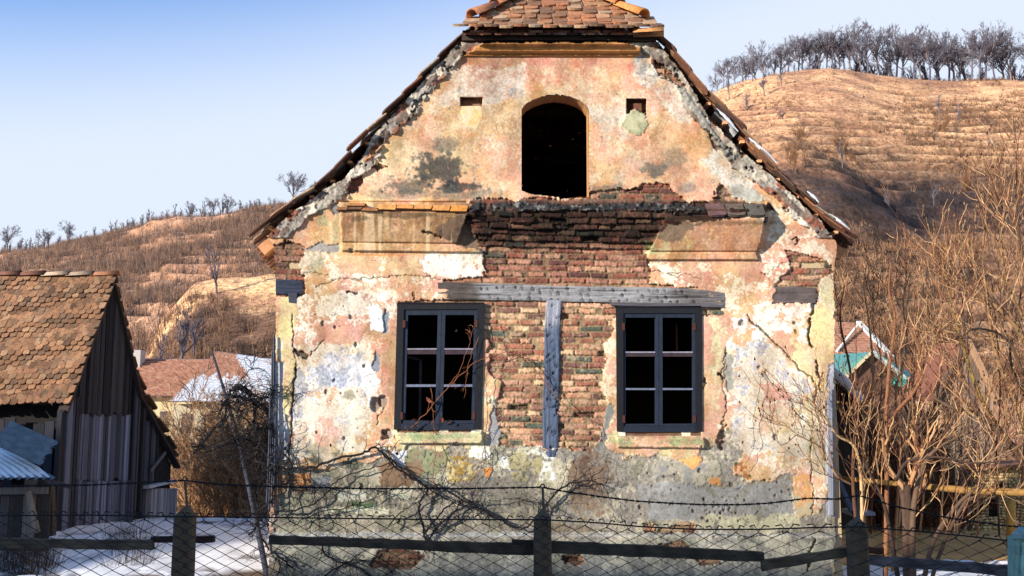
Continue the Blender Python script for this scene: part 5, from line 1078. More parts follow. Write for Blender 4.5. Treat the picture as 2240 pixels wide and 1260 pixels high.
# grey plank barn and the little stone building
o = empty('plank_barn', (13, 22, -4)); tag(o, 'tall grey plank barn behind the bushes on the right', 'barn')
mb = MB(); x = 2046; yE = 22.
while x < 2172:
    w = g.uniform(7, 12); yt = np.interp(x, [2046, 2116, 2172], [868, 752, 862]); slab(mb, [(x, yt), (x + w - .7, yt + 3), (x + w - .7, 1192), (x, 1192)], yE - g.uniform(0, .04), .05, lin(g.choice([(168, 140, 116), (146, 122, 104), (126, 104, 92), (188, 158, 130)]))); x += w
mb.build('gable_boards', M_woodv, o)
mb = MB(); mb.bar(P(2116, 744, yE - .1), P(2040, 876, yE - .1), .14, .2, (0, -1, .2), lin(120, 96, 80)); mb.bar(P(2116, 744, yE - .1), P(2180, 876, yE - .1), .14, .25, (0, -1, .2), lin(190, 150, 116)); mb.build('verge_board', M_woodv, o)
mb = MB(); mb.add([P(2116, 745, yE), P(2036, 878, yE), P(2036, 878, yE) + np.array([0, 3, 0]), P(2116, 745, yE) + np.array([0, 3, 0])], [(0, 1, 2, 3)], lin(140, 90, 70)); mb.add([P(2116, 745, yE), P(2186, 878, yE), P(2186, 878, yE) + np.array([0, 3, 0]), P(2116, 745, yE) + np.array([0, 3, 0])], [(3, 2, 1, 0)], lin(150, 98, 76)); mb.build('roof', M_tile, o)
o = empty('stone_building', (18, 24, -4)); tag(o, 'small sunlit stone outbuilding with two dark window openings', 'outbuilding')
yS = 20.
def stone_wall(poly_holes):
    xs_ = np.arange(2126, 2262, 1.0); ys_ = np.arange(1022, 1196, 1.0); X, Y = np.meshgrid(xs_, ys_); ro = np.floor((Y + 2 * fbm(X, Y, 20, 3, 601)) / 6.5); u = X / 11 + _h(ro.astype(int), ro.astype(int) * 0, 7) * 5; ce = np.floor(u); f1 = u - ce; f2 = (Y + 2 * fbm(X, Y, 20, 3, 601)) / 6.5 - ro
    e = np.minimum(np.minimum(f1, 1 - f1) * 11, np.minimum(f2, 1 - f2) * 6.5) + .8 * fbm(X, Y, 5, 2, 602); rr = _h(ce.astype(int), ro.astype(int), 8)
    c = lin(214, 180, 128) * (.7 + .5 * rr + .2 * fbm(X, Y, 30, 3, 603))[..., None]; c = mixc(lin(150, 120, 86) * np.ones(3), c, np.clip(e / 1.2, 0, 1)); c = mixc(c, lin(232, 206, 150) * np.ones(3), sstep(1064, 1056, Y + 4 * fbm(X, Y, 10, 3, 604)) * .8 + .5 * sstep(1120, 1160, Y) * np.clip(fbm(X, Y, 20, 3, 605) + .4, 0, 1))
    keep = np.ones(X.shape, bool)
    for (x0, x1, y0, y1) in poly_holes: keep &= ~((X > x0) & (X < x1) & (Y > y0) & (Y < y1))
    kf = keep[:-1, :-1] & keep[1:, :-1] & keep[1:, 1:] & keep[:-1, 1:]
    return grid_mesh('wall', P(X, Y, yS - .1 * np.clip(e / 1.5, 0, 1)), c, M_plaster, kf, parent=o)
holes = [(2163, 2185, 1090, 1130), (2184, 2197, 1056, 1068)]
stone_wall(holes)
mb = MB(); slab(mb, [(2126, 1026), (2262, 1018), (2262, 1196), (2126, 1196)], yS + .5, 4, lin(60, 46, 40)); mb.build('inner_wall', M_plaster, o)
for x0, x1, y0, y1 in holes: mb = MB(); slab(mb, [(x0 - 1, y0 - 2), (x1 + 1, y0 - 2), (x1 + 1, y0 + 2), (x0 - 1, y0 + 2)], yS - .16, .3, lin(110, 80, 60)); mb.build('lintel', M_woodh, o)
mb = MB(); mb.hexa([P(2118, 1026, yS - .5), P(2270, 1020, yS - .5), P(2270, 1014, yS + 5), P(2118, 1018, yS + 5)] + [P(2118, 1022, yS - .5), P(2270, 1014, yS - .5), P(2270, 1006, yS + 5), P(2118, 1010, yS + 5)], lin(150, 100, 76)); mb.build('roof', M_tile, o)

# ------------------------------------------------------------------ gas pipe and meter box
o = empty('gas_pipe', (5, -.4, 0)); tag(o, 'yellow gas pipe running level through the bushes on the right', 'pipe')
mb = MB(); mb.tube([P(1836, 1046, .3), P(1900, 1052, .1), P(2000, 1062, -.3), P(2110, 1072, -.8), P(2290, 1080, -1.4)], [.022, .026, .03, .036, .036], 10, lin(164, 122, 62)); mb.build('pipe', M_blue, o, True)
mb = MB(); mb.tube([P(2211, 1096, 2.5), P(2212, 1200, 2.5)], .06, 10, lin(206, 150, 66)); mb.build('pipe_support', M_blue, o, True)
o = empty('meter_box', (3.35, -4, 0)); tag(o, 'pale green metal meter box with a pitched lid at the fence', 'meter box')
yM = -4.0; green = lin(136, 172, 156)
mb = MB(); slab(mb, [(2222, 1176), (2310, 1178), (2310, 1420), (2224, 1420)], yM, .1, green); slab(mb, [(2236, 1186), (2286, 1188), (2286, 1400), (2226, 1400)], yM - .015, .03, green * 1.15); mb.build('box', M_blue, o)
mb = MB(); pts = [P(2213, 1168, yM - .03), P(2316, 1170, yM - .03), P(2316, 1170, yM + .13), P(2213, 1168, yM + .13)]; tp = [P(2228, 1152, yM + .02), P(2300, 1152, yM + .02), P(2300, 1152, yM + .08), P(2228, 1152, yM + .08)]; lo_ = [p - np.array([0, 0, .03]) for p in pts]
mb.hexa(lo_ + pts, lin(120, 150, 150)); mb.hexa(pts + tp, lin(126, 158, 158)); mb.build('lid', M_blue, o)
mb = MB(); [slab(mb, [(2223, y), (2231, y), (2231, y + 14), (2223, y + 14)], yM - .02, .04, green * .8) for y in (1198,)]; mb.build('door_hinge', M_blue, o)

# ------------------------------------------------------------------ fence
fence = empty('fence', (0, -3.75, 0)); tag(fence, 'chain-link fence on concrete posts with wooden rails and a strand of barbed wire', 'fence')
YF = -3.75
for (x, hw, ysh, yap, rx, ry) in [(399, 21, 1130, 1104, 404, 1052), (1187, 19, 1136, 1111, 1187, 1068), (1880, 20, 1153, 1129, 1879, 1082), (2700, 21, 1150, 1126, 2700, 1085), (-400, 21, 1130, 1104, -400, 1052)]:
    mb = MB(); c = lin(98, 84, 66); w = hw * 6.25 / F; a = P(x, ysh, YF); z0, z1 = -.5, a[2]; dd = .11; ch = .018
    ring = lambda z, k=1: [(a[0] - w * k + ch, YF, z), (a[0] + w * k - ch, YF, z), (a[0] + w * k, YF + ch, z), (a[0] + w * k, YF + dd - ch, z), (a[0] + w * k - ch, YF + dd, z), (a[0] - w * k + ch, YF + dd, z), (a[0] - w * k, YF + dd - ch, z), (a[0] - w * k, YF + ch, z)]
    zs = np.linspace(z0, z1, 6); vs = []; [vs.extend(ring(z, 1 + .02 * math.sin(z * 9))) for z in zs]; fs = [(i * 8 + k, i * 8 + (k + 1) % 8, i * 8 + 8 + (k + 1) % 8, i * 8 + 8 + k) for i in range(5) for k in range(8)]
    vs.append((a[0] + .01, YF + dd / 2, P(x, yap, YF)[2])); fs += [(40 + k, 40 + (k + 1) % 8, 48) for k in range(8)]; mb.add(vs, fs, c); po = mb.build('post', M_conc, fence)
    mb = MB(); b = P(rx, ry, YF + dd / 2); mb.tube([(a[0] + .01, YF + dd / 2, P(x, yap + 6, YF)[2]), b], .009, 6, c * .8); mb.tube([b + np.array([.014 * math.cos(q), 0, .014 + .014 * math.sin(q)]) for q in np.linspace(0, 6.28, 9)], .005, 5, lin(70, 60, 54)); mb.build('wire_rod', M_iron, po)
def rail(poly, Y, c, dep=.05):
    mb = MB(); (x0, a0), (x1, a1), (x2, a2), (x3, a3) = poly; K = max(3, int((x1 - x0) / 24)); gg = random.Random(int(x0) + 5); vs = []
    for i in range(K + 1):
        t = i / K; jx = gg.uniform(-1, 1); ya = a0 + (a1 - a0) * t + gg.uniform(-1.6, 1.6); yb = a3 + (a2 - a3) * t + gg.uniform(-1.6, 1.6); p = P(x0 + (x1 - x0) * t + jx, ya, Y); q = P(x3 + (x2 - x3) * t - jx, yb, Y)
        vs += [p, q, q + np.array([0, dep, 0]), p + np.array([0, dep, 0])]
    fs = [(i * 4 + k, i * 4 + (k + 1) % 4, i * 4 + 4 + (k + 1) % 4, i * 4 + 4 + k) for i in range(K) for k in range(4)] + [(3, 2, 1, 0), (K * 4, K * 4 + 1, K * 4 + 2, K * 4 + 3)]
    cs = np.array([lin(c) * gg.uniform(.4, 1.3) * (1.0 if k % 4 in (1, 2) else 1) for k in range(len(vs))]); mb.add(vs, fs, cs); return mb.build('rail', M_woodh, fence)
rail([(-160, 1176), (332, 1184), (332, 1204), (-160, 1196)], YF + .12, (92, 80, 64)); rail([(330, 1174), (466, 1174), (466, 1187), (330, 1187)], YF + .16, (64, 46, 40)); rail([(588, 1172), (1176, 1192), (1176, 1216), (588, 1190)], YF + .12, (80, 70, 56))
rail([(1200, 1184), (1672, 1208), (1672, 1230), (1200, 1210)], YF + .12, (78, 70, 56)); rail([(1668, 1228), (1864, 1198), (1864, 1216), (1668, 1250)], YF + .09, (94, 82, 64)); rail([(1900, 1216), (2212, 1238), (2212, 1262), (1900, 1236)], YF + .12, (96, 92, 94)); rail([(1120, 1182), (1170, 1183), (1170, 1192), (1120, 1190)], YF + .1, (56, 46, 40)); rail([(1898, 1196), (1934, 1200), (1934, 1214), (1898, 1210)], YF + .14, (110, 64, 50))
TOP = [(-60, 1128), (200, 1127), (399, 1130), (590, 1132), (900, 1136), (1187, 1137), (1300, 1143), (1400, 1152), (1520, 1158), (1660, 1158), (1780, 1154), (1880, 1152), (2050, 1166), (2210, 1183)]
tx = np.array([t[0] for t in TOP], float); ty = np.array([t[1] for t in TOP], float); wire = lin(34, 31, 30); YW = YF - .03
gw = random.Random(9)
for (xa, xb) in ((-60, 399), (399, 1187), (1187, 1880), (1880, 2210)):
    mb = MB(); x = xa; k = 0; Wc, Hc = 23.5, 12.5
    while x < xb:
        st = 1.0 + (.5 * sstep(1600, 1720, x) if xa == 1187 else .12 if xa == 1880 else 0); w = Wc * st; top = np.interp(x + w / 2, tx, ty); pts = []; n = 15; s0 = 1 if k % 2 else -1
        pts.append((x + w / 2 - s0 * w * .28, top - 5 + gw.uniform(-2, 1)))
        pts.append((x + w / 2 + s0 * w * .10, top - 8 + gw.uniform(-2, 1)))
        for j in range(n): pts.append((x + w / 2 + s0 * (w / 2 if j % 2 == 0 else -w / 2) * 1.03 + gw.uniform(-.8, .8), top + 1 + Hc * (.5 + j) * (1 + .12 * (st - 1)) + gw.uniform(-.8, .8)))
        P3 = np.array([P(a, b, YW + .006 * ((i + k) % 2)) for i, (a, b) in enumerate(pts)]); mb.tube(P3,   .0046, 4, wire * gw.uniform(.7, 1.3), cap=False)
        x += w; k += 1
        # the neighbouring wire mirrors it, so that the two interlock
        P3 = np.array([P(2 * (x - w / 2) - a, b + gw.uniform(-.5, .5), YW - .004) for a, b in pts]) if False else None
    fw = mb.build('wire_mesh', M_iron, fence)
    mb = MB(); xs = np.linspace(xa, xb, 40); mb.tube([P(q, np.interp(q, tx, ty) + gw.uniform(-.3, .3), YW - .006) for q in xs], .0052, 5, wire * .8); mb.build('tension_wire', M_iron, fence)
def barbed(pts, Y):
    mb = MB(); px_ = np.array([p[0] for p in pts], float); py_ = np.array([p[1] for p in pts], float); xs = np.arange(px_[0], px_[-1], 6.); ys = np.interp(xs, px_, py_)
    for s in (0, math.pi): mb.tube([P(q, y + 1.1 * math.sin(i * 1.3 + s), Y + .002 * math.cos(i * 1.3 + s)) for i, (q, y) in enumerate(zip(xs, ys))], .0034, 4, wire * .8, cap=False)
    q = px_[0] + 12
    while q < px_[-1]:
        y = np.interp(q, px_, py_)
        for a in (.9, -1.0): c_, s_ = math.cos(a + gw.uniform(-.5, .5)), math.sin(a + gw.uniform(-.5, .5)); L_ = 5.5; mb.tube([P(q - c_ * L_, y - s_ * L_, Y - .004), P(q + c_ * L_, y + s_ * L_, Y - .004)], .0022, 3, wire * .8)
        mb.tube([P(q - 2, y, Y), P(q + 2, y, Y)], .0055, 4, wire * .7); q += gw.uniform(22, 29)
    mb.build('barbed_wire', M_iron, fence)
barbed([(-60, 1064), (200, 1061), (404, 1051), (480, 1060), (590, 1064), (800, 1069), (1000, 1069), (1187, 1066)], YF + .05)
barbed([(1187, 1066), (1235, 1075), (1310, 1086), (1390, 1096), (1470, 1101), (1540, 1104), (1620, 1104), (1680, 1101), (1735, 1094), (1765, 1090), (1830, 1092), (1879, 1084), (1960, 1108), (2080, 1134), (2200, 1150), (2300, 1158)], YF + .05)
# ------------------------------------------------------------------ vines, bushes, brush
def spline(pts, n=6):
    p = np.asarray(pts, float); q = np.vstack([2 * p[0] - p[1], p, 2 * p[-1] - p[-2]]); out = []
    for i in range(1, len(q) - 2):
        for t in np.linspace(0, 1, n, endpoint=False): out.append(.5 * (2 * q[i] + (q[i + 1] - q[i - 1]) * t + (2 * q[i - 1] - 5 * q[i] + 4 * q[i + 1] - q[i + 2]) * t * t + (3 * q[i] - q[i - 1] - 3 * q[i + 1] + q[i + 2]) * t ** 3))
    return np.array(out + [q[-2]])
def twigs(mb, line, n, L, r, lev, g, q, t0=.1, t1=1.):
    """side shoots along a polyline; q: spread angle, up, wob, colours"""
    m = len(line)
    for k in range(n):
        t = g.uniform(t0, t1) * (m - 1.001); i = int(t); a = line[i] + (line[i + 1] - line[i]) * (t - i); dd = unit(line[i + 1] - line[i]); ax = unit(np.array([g.gauss(0, 1), g.gauss(0, q.get('flat', 1)), g.gauss(0, 1)])); ax = unit(np.cross(dd, ax))
        ang = g.uniform(*q['ang']); d = dd * math.cos(ang) + ax * math.sin(ang); pts = [a]; N = 4; l = L * g.uniform(.45, 1.15)
        for s in range(N):
            d = unit(d + np.array([g.gauss(0, q['wob']), g.gauss(0, q['wob']) * q.get('flat', 1), g.gauss(0, q['wob']) + q['up']])); pts.append(pts[-1] + d * l / N)
        pts = np.array(pts); mb.tube(pts, np.linspace(r, r * .45, N + 1), 4 if r > .008 else 3, q['col'](g), cap=False)
        if lev > 0: twigs(mb, pts, g.choice(q['kids']), L * q['len'], max(r * .6, q['rmin']), lev - 1, g, q, .2, 1.)
        elif q.get('bud') and g.random() < q['bud']:
            e = pts[-1]; s = .012; mb.add([e + np.array(v) * s * g.uniform(.7, 1.6) for v in ((1, 0, 0), (-.5, .9, 0), (-.5, -.9, 0), (0, 0, 1.6), (0, 0, -1))], [(0, 1, 3), (1, 2, 3), (2, 0, 3), (1, 0, 4), (2, 1, 4), (0, 2, 4)], q['col'](g) * .7)
g = random.Random(91)
STEMC = colpal([(190, 136, 92), (210, 160, 112), (148, 100, 68), (104, 70, 52), (220, 176, 124), (124, 82, 58)]); DARKC = colpal([(96, 78, 64), (120, 96, 76), (80, 66, 58)])
def bush(name, label, stems, q, dens, cat='bush', c_stem=STEMC):
    root = empty(name, P(stems[0][0][0][0], stems[0][0][0][1], stems[0][1])); tag(root, label, cat); st = MB(); tw = MB()
    for pts, y0, y1, r0, r1, n in stems:
        px_ = spline(pts, 5); ys = np.linspace(y0, y1, len(px_)) + np.cumsum([g.gauss(0, .015) for _ in px_]); L3 = np.array([P(a, b, y) for (a, b), y in zip(px_, ys)]); st.tube(L3, np.linspace(r0, r1, len(L3)), 7, c_stem(g))
        twigs(tw, L3, int(n * dens), q['L'], max(r1 * .75, .005), q['lev'], g, q, .12, 1.)
    a, b = ('trunk', 'crown') if cat == 'tree' else ('stems', 'twigs'); st.build(a, M_bark, root, True); tw.build(b, M_bark, root); return root
Q1 = dict(L=.66, lev=2, ang=(.25, .85), up=.19, wob=.15, kids=(2, 3, 3), len=.6, rmin=.0038, col=STEMC, bud=.4)
bush('elder_bush', 'pale leafless elder bush with upright trunks right beside the house corner',
     [([(1936, 1300), (1940, 1060), (1938, 920), (1946, 800), (1958, 700), (1945, 640), (1948, 580)], .2, .5, .028, .008, 9),
      ([(1890, 1300), (1866, 1060), (1872, 900), (1858, 800), (1838, 700), (1848, 620)], .0, .3, .022, .007, 10),
      ([(1886, 1300), (1880, 1010), (1830, 950), (1786, 890), (1755, 860)], -.3, -.7, .02, .005, 10),
      ([(1930, 960), (1962, 900), (2004, 850), (2014, 790), (2000, 720)], .3, .2, .026, .008, 8),
      ([(1894, 1250), (1888, 1000), (1910, 830), (1900, 700), (1890, 630), (1895, 580)], .9, 1.2, .018, .006, 8),
      ([(1862, 1060), (1830, 1040), (1800, 985), (1772, 965), (1735, 950)], -.4, -.9, .012, .004, 9),
      ([(1950, 1300), (1968, 1000), (1960, 860), (1984, 760), (1976, 660), (1990, 600)], 1.0, 1.4, .02, .006, 8)], Q1, 1.15)
bush('lilac_bush', 'big many-stemmed leafless bush with a dark base behind the fence',
     [([(1985, 1330), (1980, 1120), (1970, 1040), (1990, 960), (2040, 900), (2060, 800)], -.6, -.2, .04, .01, 9), ([(1992, 1330), (1990, 1150), (1984, 1060)], -.5, -.5, .05, .04, 5),
      ([(2000, 1330), (1996, 1150), (2010, 1050), (2040, 990), (2110, 950), (2180, 935)], -.7, -.9, .034, .008, 8),
      ([(2010, 1330), (2040, 1190), (2090, 1110), (2140, 1060), (2160, 1010), (2172, 960)], -.8, -1.2, .026, .008, 8),
      ([(2020, 1330), (2060, 1200), (2110, 1100), (2140, 1080), (2190, 1000)], -.9, -1.3, .022, .006, 7),
      ([(1975, 1330), (1950, 1180), (1930, 1090), (1895, 1020), (1880, 960)], -.5, -.6, .026, .008, 6),
      ([(1996, 1200), (2000, 1080), (1985, 1000), (1990, 900), (2020, 800), (2030, 690), (2025, 600)], -.1, .4, .022, .007, 8),
      ([(1990, 1200), (2010, 1020), (2060, 960), (2100, 850), (2110, 740), (2104, 640)], .0, .6, .022, .007, 9),
      ([(1960, 1050), (1985, 1010), (2050, 1000), (2120, 1012), (2190, 1010)], -.9, -1.4, .018, .006, 8)], Q1, 1.1, 'bush', colpal([(96, 74, 58), (112, 86, 66), (84, 64, 52)]))
bush('fruit_tree', 'leafless fruit tree with thick slanting limbs and lichen, at the right border', 
     [([(2330, 1120), (2250, 1020), (2190, 950), (2140, 905), (2080, 890), (2040, 868)], -1.0, -.6, .05, .012, 9),
      ([(2200, 960), (2150, 880), (2120, 800), (2090, 700), (2070, 600)], -.8, -.4, .026, .007, 10),
      ([(2260, 1030), (2230, 900), (2180, 780), (2160, 660), (2150, 560), (2160, 440)], -.9, -.5, .03, .006, 12),
      ([(2300, 900), (2250, 760), (2190, 680), (2130, 640), (2060, 600)], -1.1, -.9, .03, .007, 11),
      ([(2300, 820), (2256, 640), (2230, 520), (2222, 430), (2226, 370)], -1.0, -.8, .024, .005, 14),
      ([(2280, 760), (2210, 640), (2190, 540), (2196, 450)], -.7, -.5, .02, .005, 12), ([(2240, 820), (2200, 740), (2130, 720), (2090, 760)], -1.2, -1.4, .016, .005, 9),
      ([(2300, 980), (2240, 860), (2210, 780), (2230, 660), (2250, 560)], -.6, -.4, .022, .005, 12)], dict(Q1, up=.2, L=.7), 1.15, 'tree', colpal([(150, 114, 76), (118, 90, 64), (170, 132, 86), (100, 78, 58), (150, 124, 60)]))
bush('bush', 'thicket of tall upright young shoots behind the big bush', [([(x, 1170), (x + g.uniform(-12, 12), 1000), (x + g.uniform(-25, 25), 820), (x + g.uniform(-36, 36), yt)], g.uniform(3, 5), g.uniform(3.4, 6), .016, .006, 9) for x, yt in [(1905, 700), (1965, 640), (2012, 620), (2056, 580), (2094, 600), (2140, 520), (2186, 470), (2230, 430)]], dict(Q1, up=.22, ang=(.2, .7), L=.8, lev=1, kids=(2, 3), rmin=.006), 1.0)

# the creeper on the facade and the tangle at the left corner
creeper = empty('climbing_vine', P(900, 1240, -.12)); tag(creeper, 'dark leafless creeper sprawling over the lower wall and left window', 'vine')
VC = colpal([(36, 34, 37), (46, 41, 41), (30, 28, 31)]); VL = colpal([(140, 84, 56), (160, 104, 70), (120, 72, 54)])
QV = dict(ang=(.4, 1.2), up=-.02, wob=.28, kids=(1, 2), len=.55, rmin=.0025, col=VC, flat=.35)
mv = MB(); mt = MB()
for pts, r0, r1, n, L, c in [
    ([(560, 1008), (600, 1020), (640, 1025), (690, 1020), (740, 1002), (800, 990), (820, 978), (850, 1000), (890, 1036), (940, 1068), (955, 1060), (990, 1080), (1030, 1105), (1090, 1135), (1140, 1157), (1166, 1140), (1180, 1120)], .019, .012, 26, .3, VC),
    ([(826, 980), (850, 1006), (880, 1034), (915, 1050), (940, 1072), (985, 1095), (1035, 1118)], .014, .008, 14, .25, VC), ([(600, 1120), (630, 1118), (680, 1105), (712, 1080), (740, 1050), (790, 1030), (850, 1014), (866, 1004)], .013, .006, 12, .22, VC),
    ([(895, 1040), (935, 1070), (918, 1100), (920, 1132), (928, 1166), (936, 1200)], .017, .014, 12, .2, VC), ([(926, 1172), (950, 1140), (985, 1105), (1022, 1100), (1062, 1118), (1112, 1146)], .014, .008, 12, .22, VC), ([(850, 1152), (866, 1130), (900, 1105), (946, 1080)], .010, .006, 8, .2, VC), ([(930, 1190), (960, 1150), (990, 1125), (1010, 1090)], .016, .01, 8, .2, VC),
    ([(953, 960), (950, 1020), (944, 1066)], .005, .003, 6, .15, VL), ([(1058, 985), (1046, 1040), (1024, 1088)], .005, .003, 5, .15, VL), ([(760, 1048), (766, 1080), (756, 1130), (760, 1180)], .006, .004, 5, .15, VC), ([(612, 985), (640, 1020), (636, 1070), (630, 1120)], .013, .008, 12, .2, VC),
    ([(846, 1002), (880, 955), (930, 905), (985, 842), (1030, 800), (1056, 786), (1110, 769)], .007, .005, 5, .12, VL), ([(1110, 769), (1132, 778), (1165, 802), (1195, 840), (1235, 885), (1280, 915), (1297, 926), (1297, 962)], .0075, .003, 9, .1, VL), ([(1122, 772), (1160, 785), (1188, 815), (1197, 842), (1192, 880)], .004, .002, 6, .08, VL),
    ([(985, 842), (1010, 800), (1030, 740), (1036, 712)], .004, .002, 4, .12, VL), ([(1046, 738), (1025, 792), (1016, 872)], .004, .002, 4, .1, VL), ([(1062, 690), (1078, 740), (1084, 770), (1062, 830), (1068, 900), (1060, 958), (1062, 1010)], .005, .003, 12, .14, VC), ([(944, 850), (946, 900), (950, 950)], .005, .003, 5, .1, VL),
    ([(1180, 1122), (1205, 1092), (1240, 1062), (1290, 1052), (1322, 1066)], .013, .006, 14, .2, VC), ([(1190, 1112), (1216, 1076), (1250, 1056), (1276, 1040), (1294, 1018)], .011, .004, 12, .18, VC), ([(1322, 1066), (1330, 1040), (1326, 1000)], .004, .002, 4, .1, VC), ([(1225, 1075), (1238, 1020), (1232, 985)], .004, .002, 4, .1, VC), ([(1322, 1066), (1340, 1110), (1350, 1160)], .004, .002, 4, .12, VC),
    ([(1660, 812), (1663, 835), (1655, 880), (1648, 920), (1650, 970), (1640, 1000), (1610, 1045), (1580, 1070)], .0035, .002, 4, .1, VC), ([(1672, 822), (1700, 856), (1735, 895), (1770, 930), (1776, 960)], .0035, .002, 4, .1, VC), ([(1740, 856), (1733, 900), (1746, 940)], .003, .002, 3, .1, VC),
    ([(606, 1060), (650, 1072), (700, 1060), (745, 1075), (800, 1066), (860, 1085)], .006, .003, 22, .2, VC), ([(640, 1150), (700, 1120), (760, 1110), (820, 1090), (880, 1060)], .008, .004, 22, .22, VC), ([(960, 1160), (1000, 1130), (1060, 1100), (1120, 1090), (1180, 1100)], .006, .003, 20, .2, VC), ([(640, 990), (660, 1040), (690, 1090), (700, 1150)], .007, .004, 18, .2, VC), ([(1000, 1090), (1030, 1040), (1066, 1000), (1100, 985)], .004, .002, 12, .15, VC),
    ([(700, 1180), (720, 1220), (790, 1245), (850, 1300)], .012, .01, 20, .3, VC), ([(660, 1300), (740, 1240), (800, 1225), (860, 1250)], .012, .008, 22, .3, VC)]:
    l2 = spline(pts, 6); L3 = np.array([P(a + g.gauss(0, 1.2), b + g.gauss(0, 1.2), -.075 - .03 * abs(math.sin(i * .4 + len(pts)))) for i, (a, b) in enumerate(l2)]); mv.tube(L3, np.linspace(r0, r1, len(L3)) * .78, 6, c(g)); twigs(mt, L3, int(n * 1.4), L, max(r1 * .45, .0028), 1, g, dict(QV, col=c), .02, 1.)
mv.build('vines', M_bark, creeper, True); mt.build('twigs', M_bark, creeper)
def leaf(p, s, c, g):
    mb = MB(); a = unit(np.array([g.gauss(0, 1), g.gauss(0, .5), g.gauss(-1, .5)])); b = unit(np.cross(a, (g.gauss(0, 1), 1, 0))); n = np.cross(a, b)
    K = [(0, 0, 0), (.35, .32, .12), (.35, -.32, .12), (.75, .3, .2), (.75, -.3, .2), (1.1, 0, -.1), (.4, 0, -.05), (.8, 0, -.05)]; vs = np.array([p + s * (a * x + b * y + n * z) for x, y, z in K]); vs = np.concatenate([vs, vs + n * .002])
    f = [(0, 1, 6), (0, 6, 2), (1, 3, 7, 6), (6, 7, 4, 2), (3, 5, 7), (7, 5, 4)]; mb.add(vs, f + [tuple(i + 8 for i in reversed(q)) for q in f], c); return mb
for x, y, s, c in [(905, 925, .12, (110, 100, 104)), (886, 932, .09, (60, 56, 60)), (932, 868, .15, (150, 90, 70)), (864, 990, .08, (70, 60, 60)), (968, 912, .1, (120, 64, 48)), (985, 918, .08, (110, 58, 44)), (836, 945, .08, (80, 62, 56)), (722, 970, .06, (60, 56, 54)), (850, 1010, .08, (70, 52, 44)), (1000, 720, .05, (120, 90, 70)), (600, 990, .1, (70, 70, 74)), (626, 975, .09, (84, 80, 84)), (1294, 924, .03, (160, 70, 50)), (1196, 836, .03, (170, 90, 50)), (1196, 858, .03, (170, 90, 50)), (770, 1100, .06, (60, 54, 52))]:
    leaf(P(x, y, -.11), s * .62, lin(c), g).build('dead_leaf', M_bark, creeper)
pole = MB(); pp = [P(462, 764, 1.3), P(492, 860, 1.15), P(522, 965, 1.0), P(552, 1100, .7), P(592, 1300, .3)]; pole.tube(spline(pp, 4), np.linspace(.013, .036, 17), 8, lin(62, 64, 76)); tag(pole.build('leaning_pole', M_woodv, None, True), 'weathered wooden pole leaning left of the house, wrapped in vines', 'pole')
tangle = empty('vine_tangle', P(560, 1230, -.6)); tag(tangle, 'dark knotted vine tangle hanging between the leaning pole and the house corner', 'vine'); mv = MB(); mt = MB()
for pts, r0, r1, n in [([(600, 1010), (575, 985), (540, 960), (510, 965), (470, 985)], .02, .01, 14), ([(598, 960), (585, 900), (560, 880), (530, 872), (500, 868), (480, 900)], .02, .012, 16), ([(510, 850), (500, 870), (488, 920), (450, 960), (430, 985)], .016, .008, 14), ([(520, 848), (540, 856), (560, 890), (556, 940), (575, 980), (600, 975)], .022, .016, 16), ([(500, 868), (515, 845), (540, 850), (560, 870), (590, 868), (600, 850)], .018, .01, 14), ([(560, 930), (572, 960), (560, 1000), (575, 1040)], .018, .012, 12), ([(606, 1020), (570, 1060), (560, 1110), (590, 1160)], .014, .01, 14),
    ([(420, 975), (470, 975), (530, 960), (580, 965)], .01, .006, 14), ([(600, 1090), (560, 1140), (590, 1200), (640, 1240)], .013, .01, 16), ([(520, 840), (560, 790), (590, 770)], .006, .003, 4), ([(460, 1010), (510, 1000), (560, 1012), (600, 1006)], .008, .005, 10), ([(545, 1170), (580, 1120), (600, 1060), (612, 1000)], .012, .008, 12), ([(486, 880), (520, 900), (548, 930), (586, 940)], .012, .008, 14)]:
    l2 = spline(pts, 6); yy = g.uniform(.1, .9); L3 = np.array([P(a + g.gauss(0, 2.5), b + g.gauss(0, 2.5), yy + .12 * math.sin(i * .5) if a < 592 else -.12) for i, (a, b) in enumerate(l2)]); mv.tube(L3, np.linspace(r0, r1, len(L3)), 6, VC(g)); twigs(mt, L3, n * 3, .34, .0055, 2, g, dict(QV, wob=.4, flat=1, up=0), .02, 1.)
mv.build('vines', M_bark, tangle, True); mt.build('twigs', M_bark, tangle)
# bare bushes filling the gaps between the buildings
QB = dict(TREEQ, levels=4, wob=.16, up=(.12, .1, .06, .03), sides=(4, 3, 3, 3), kids=(7, 6, 4), len=(.6, .6, .6), ang=(.25, .8), rmin=.006, col=colpal([(196, 150, 106), (160, 116, 82), (214, 172, 126), (130, 94, 70)])); QB['from'] = (.1, .2, .2)
def brush_mesh(seed, h, nst, q=QB):
    gg = random.Random(seed); mb = MB()
    for k in range(nst): a = gg.uniform(0, 6.28); le = gg.uniform(.05, .5); grow(mb, (math.cos(a) * .15 * h * gg.random(), math.sin(a) * .15 * h * gg.random(), -.1), unit((math.cos(a) * le, math.sin(a) * le, 1)), h * gg.uniform(.55, .95), h * .007, 0, gg, q)
    return mb.mesh('bush', M_bark)
bms = [brush_mesh(700 + k, 3.0, 9) for k in range(4)]
QD = dict(QB, col=colpal([(84, 58, 44), (108, 72, 50), (64, 46, 38), (136, 92, 62)])); dms = [brush_mesh(720 + k, 3.0, 9, QD) for k in range(3)]
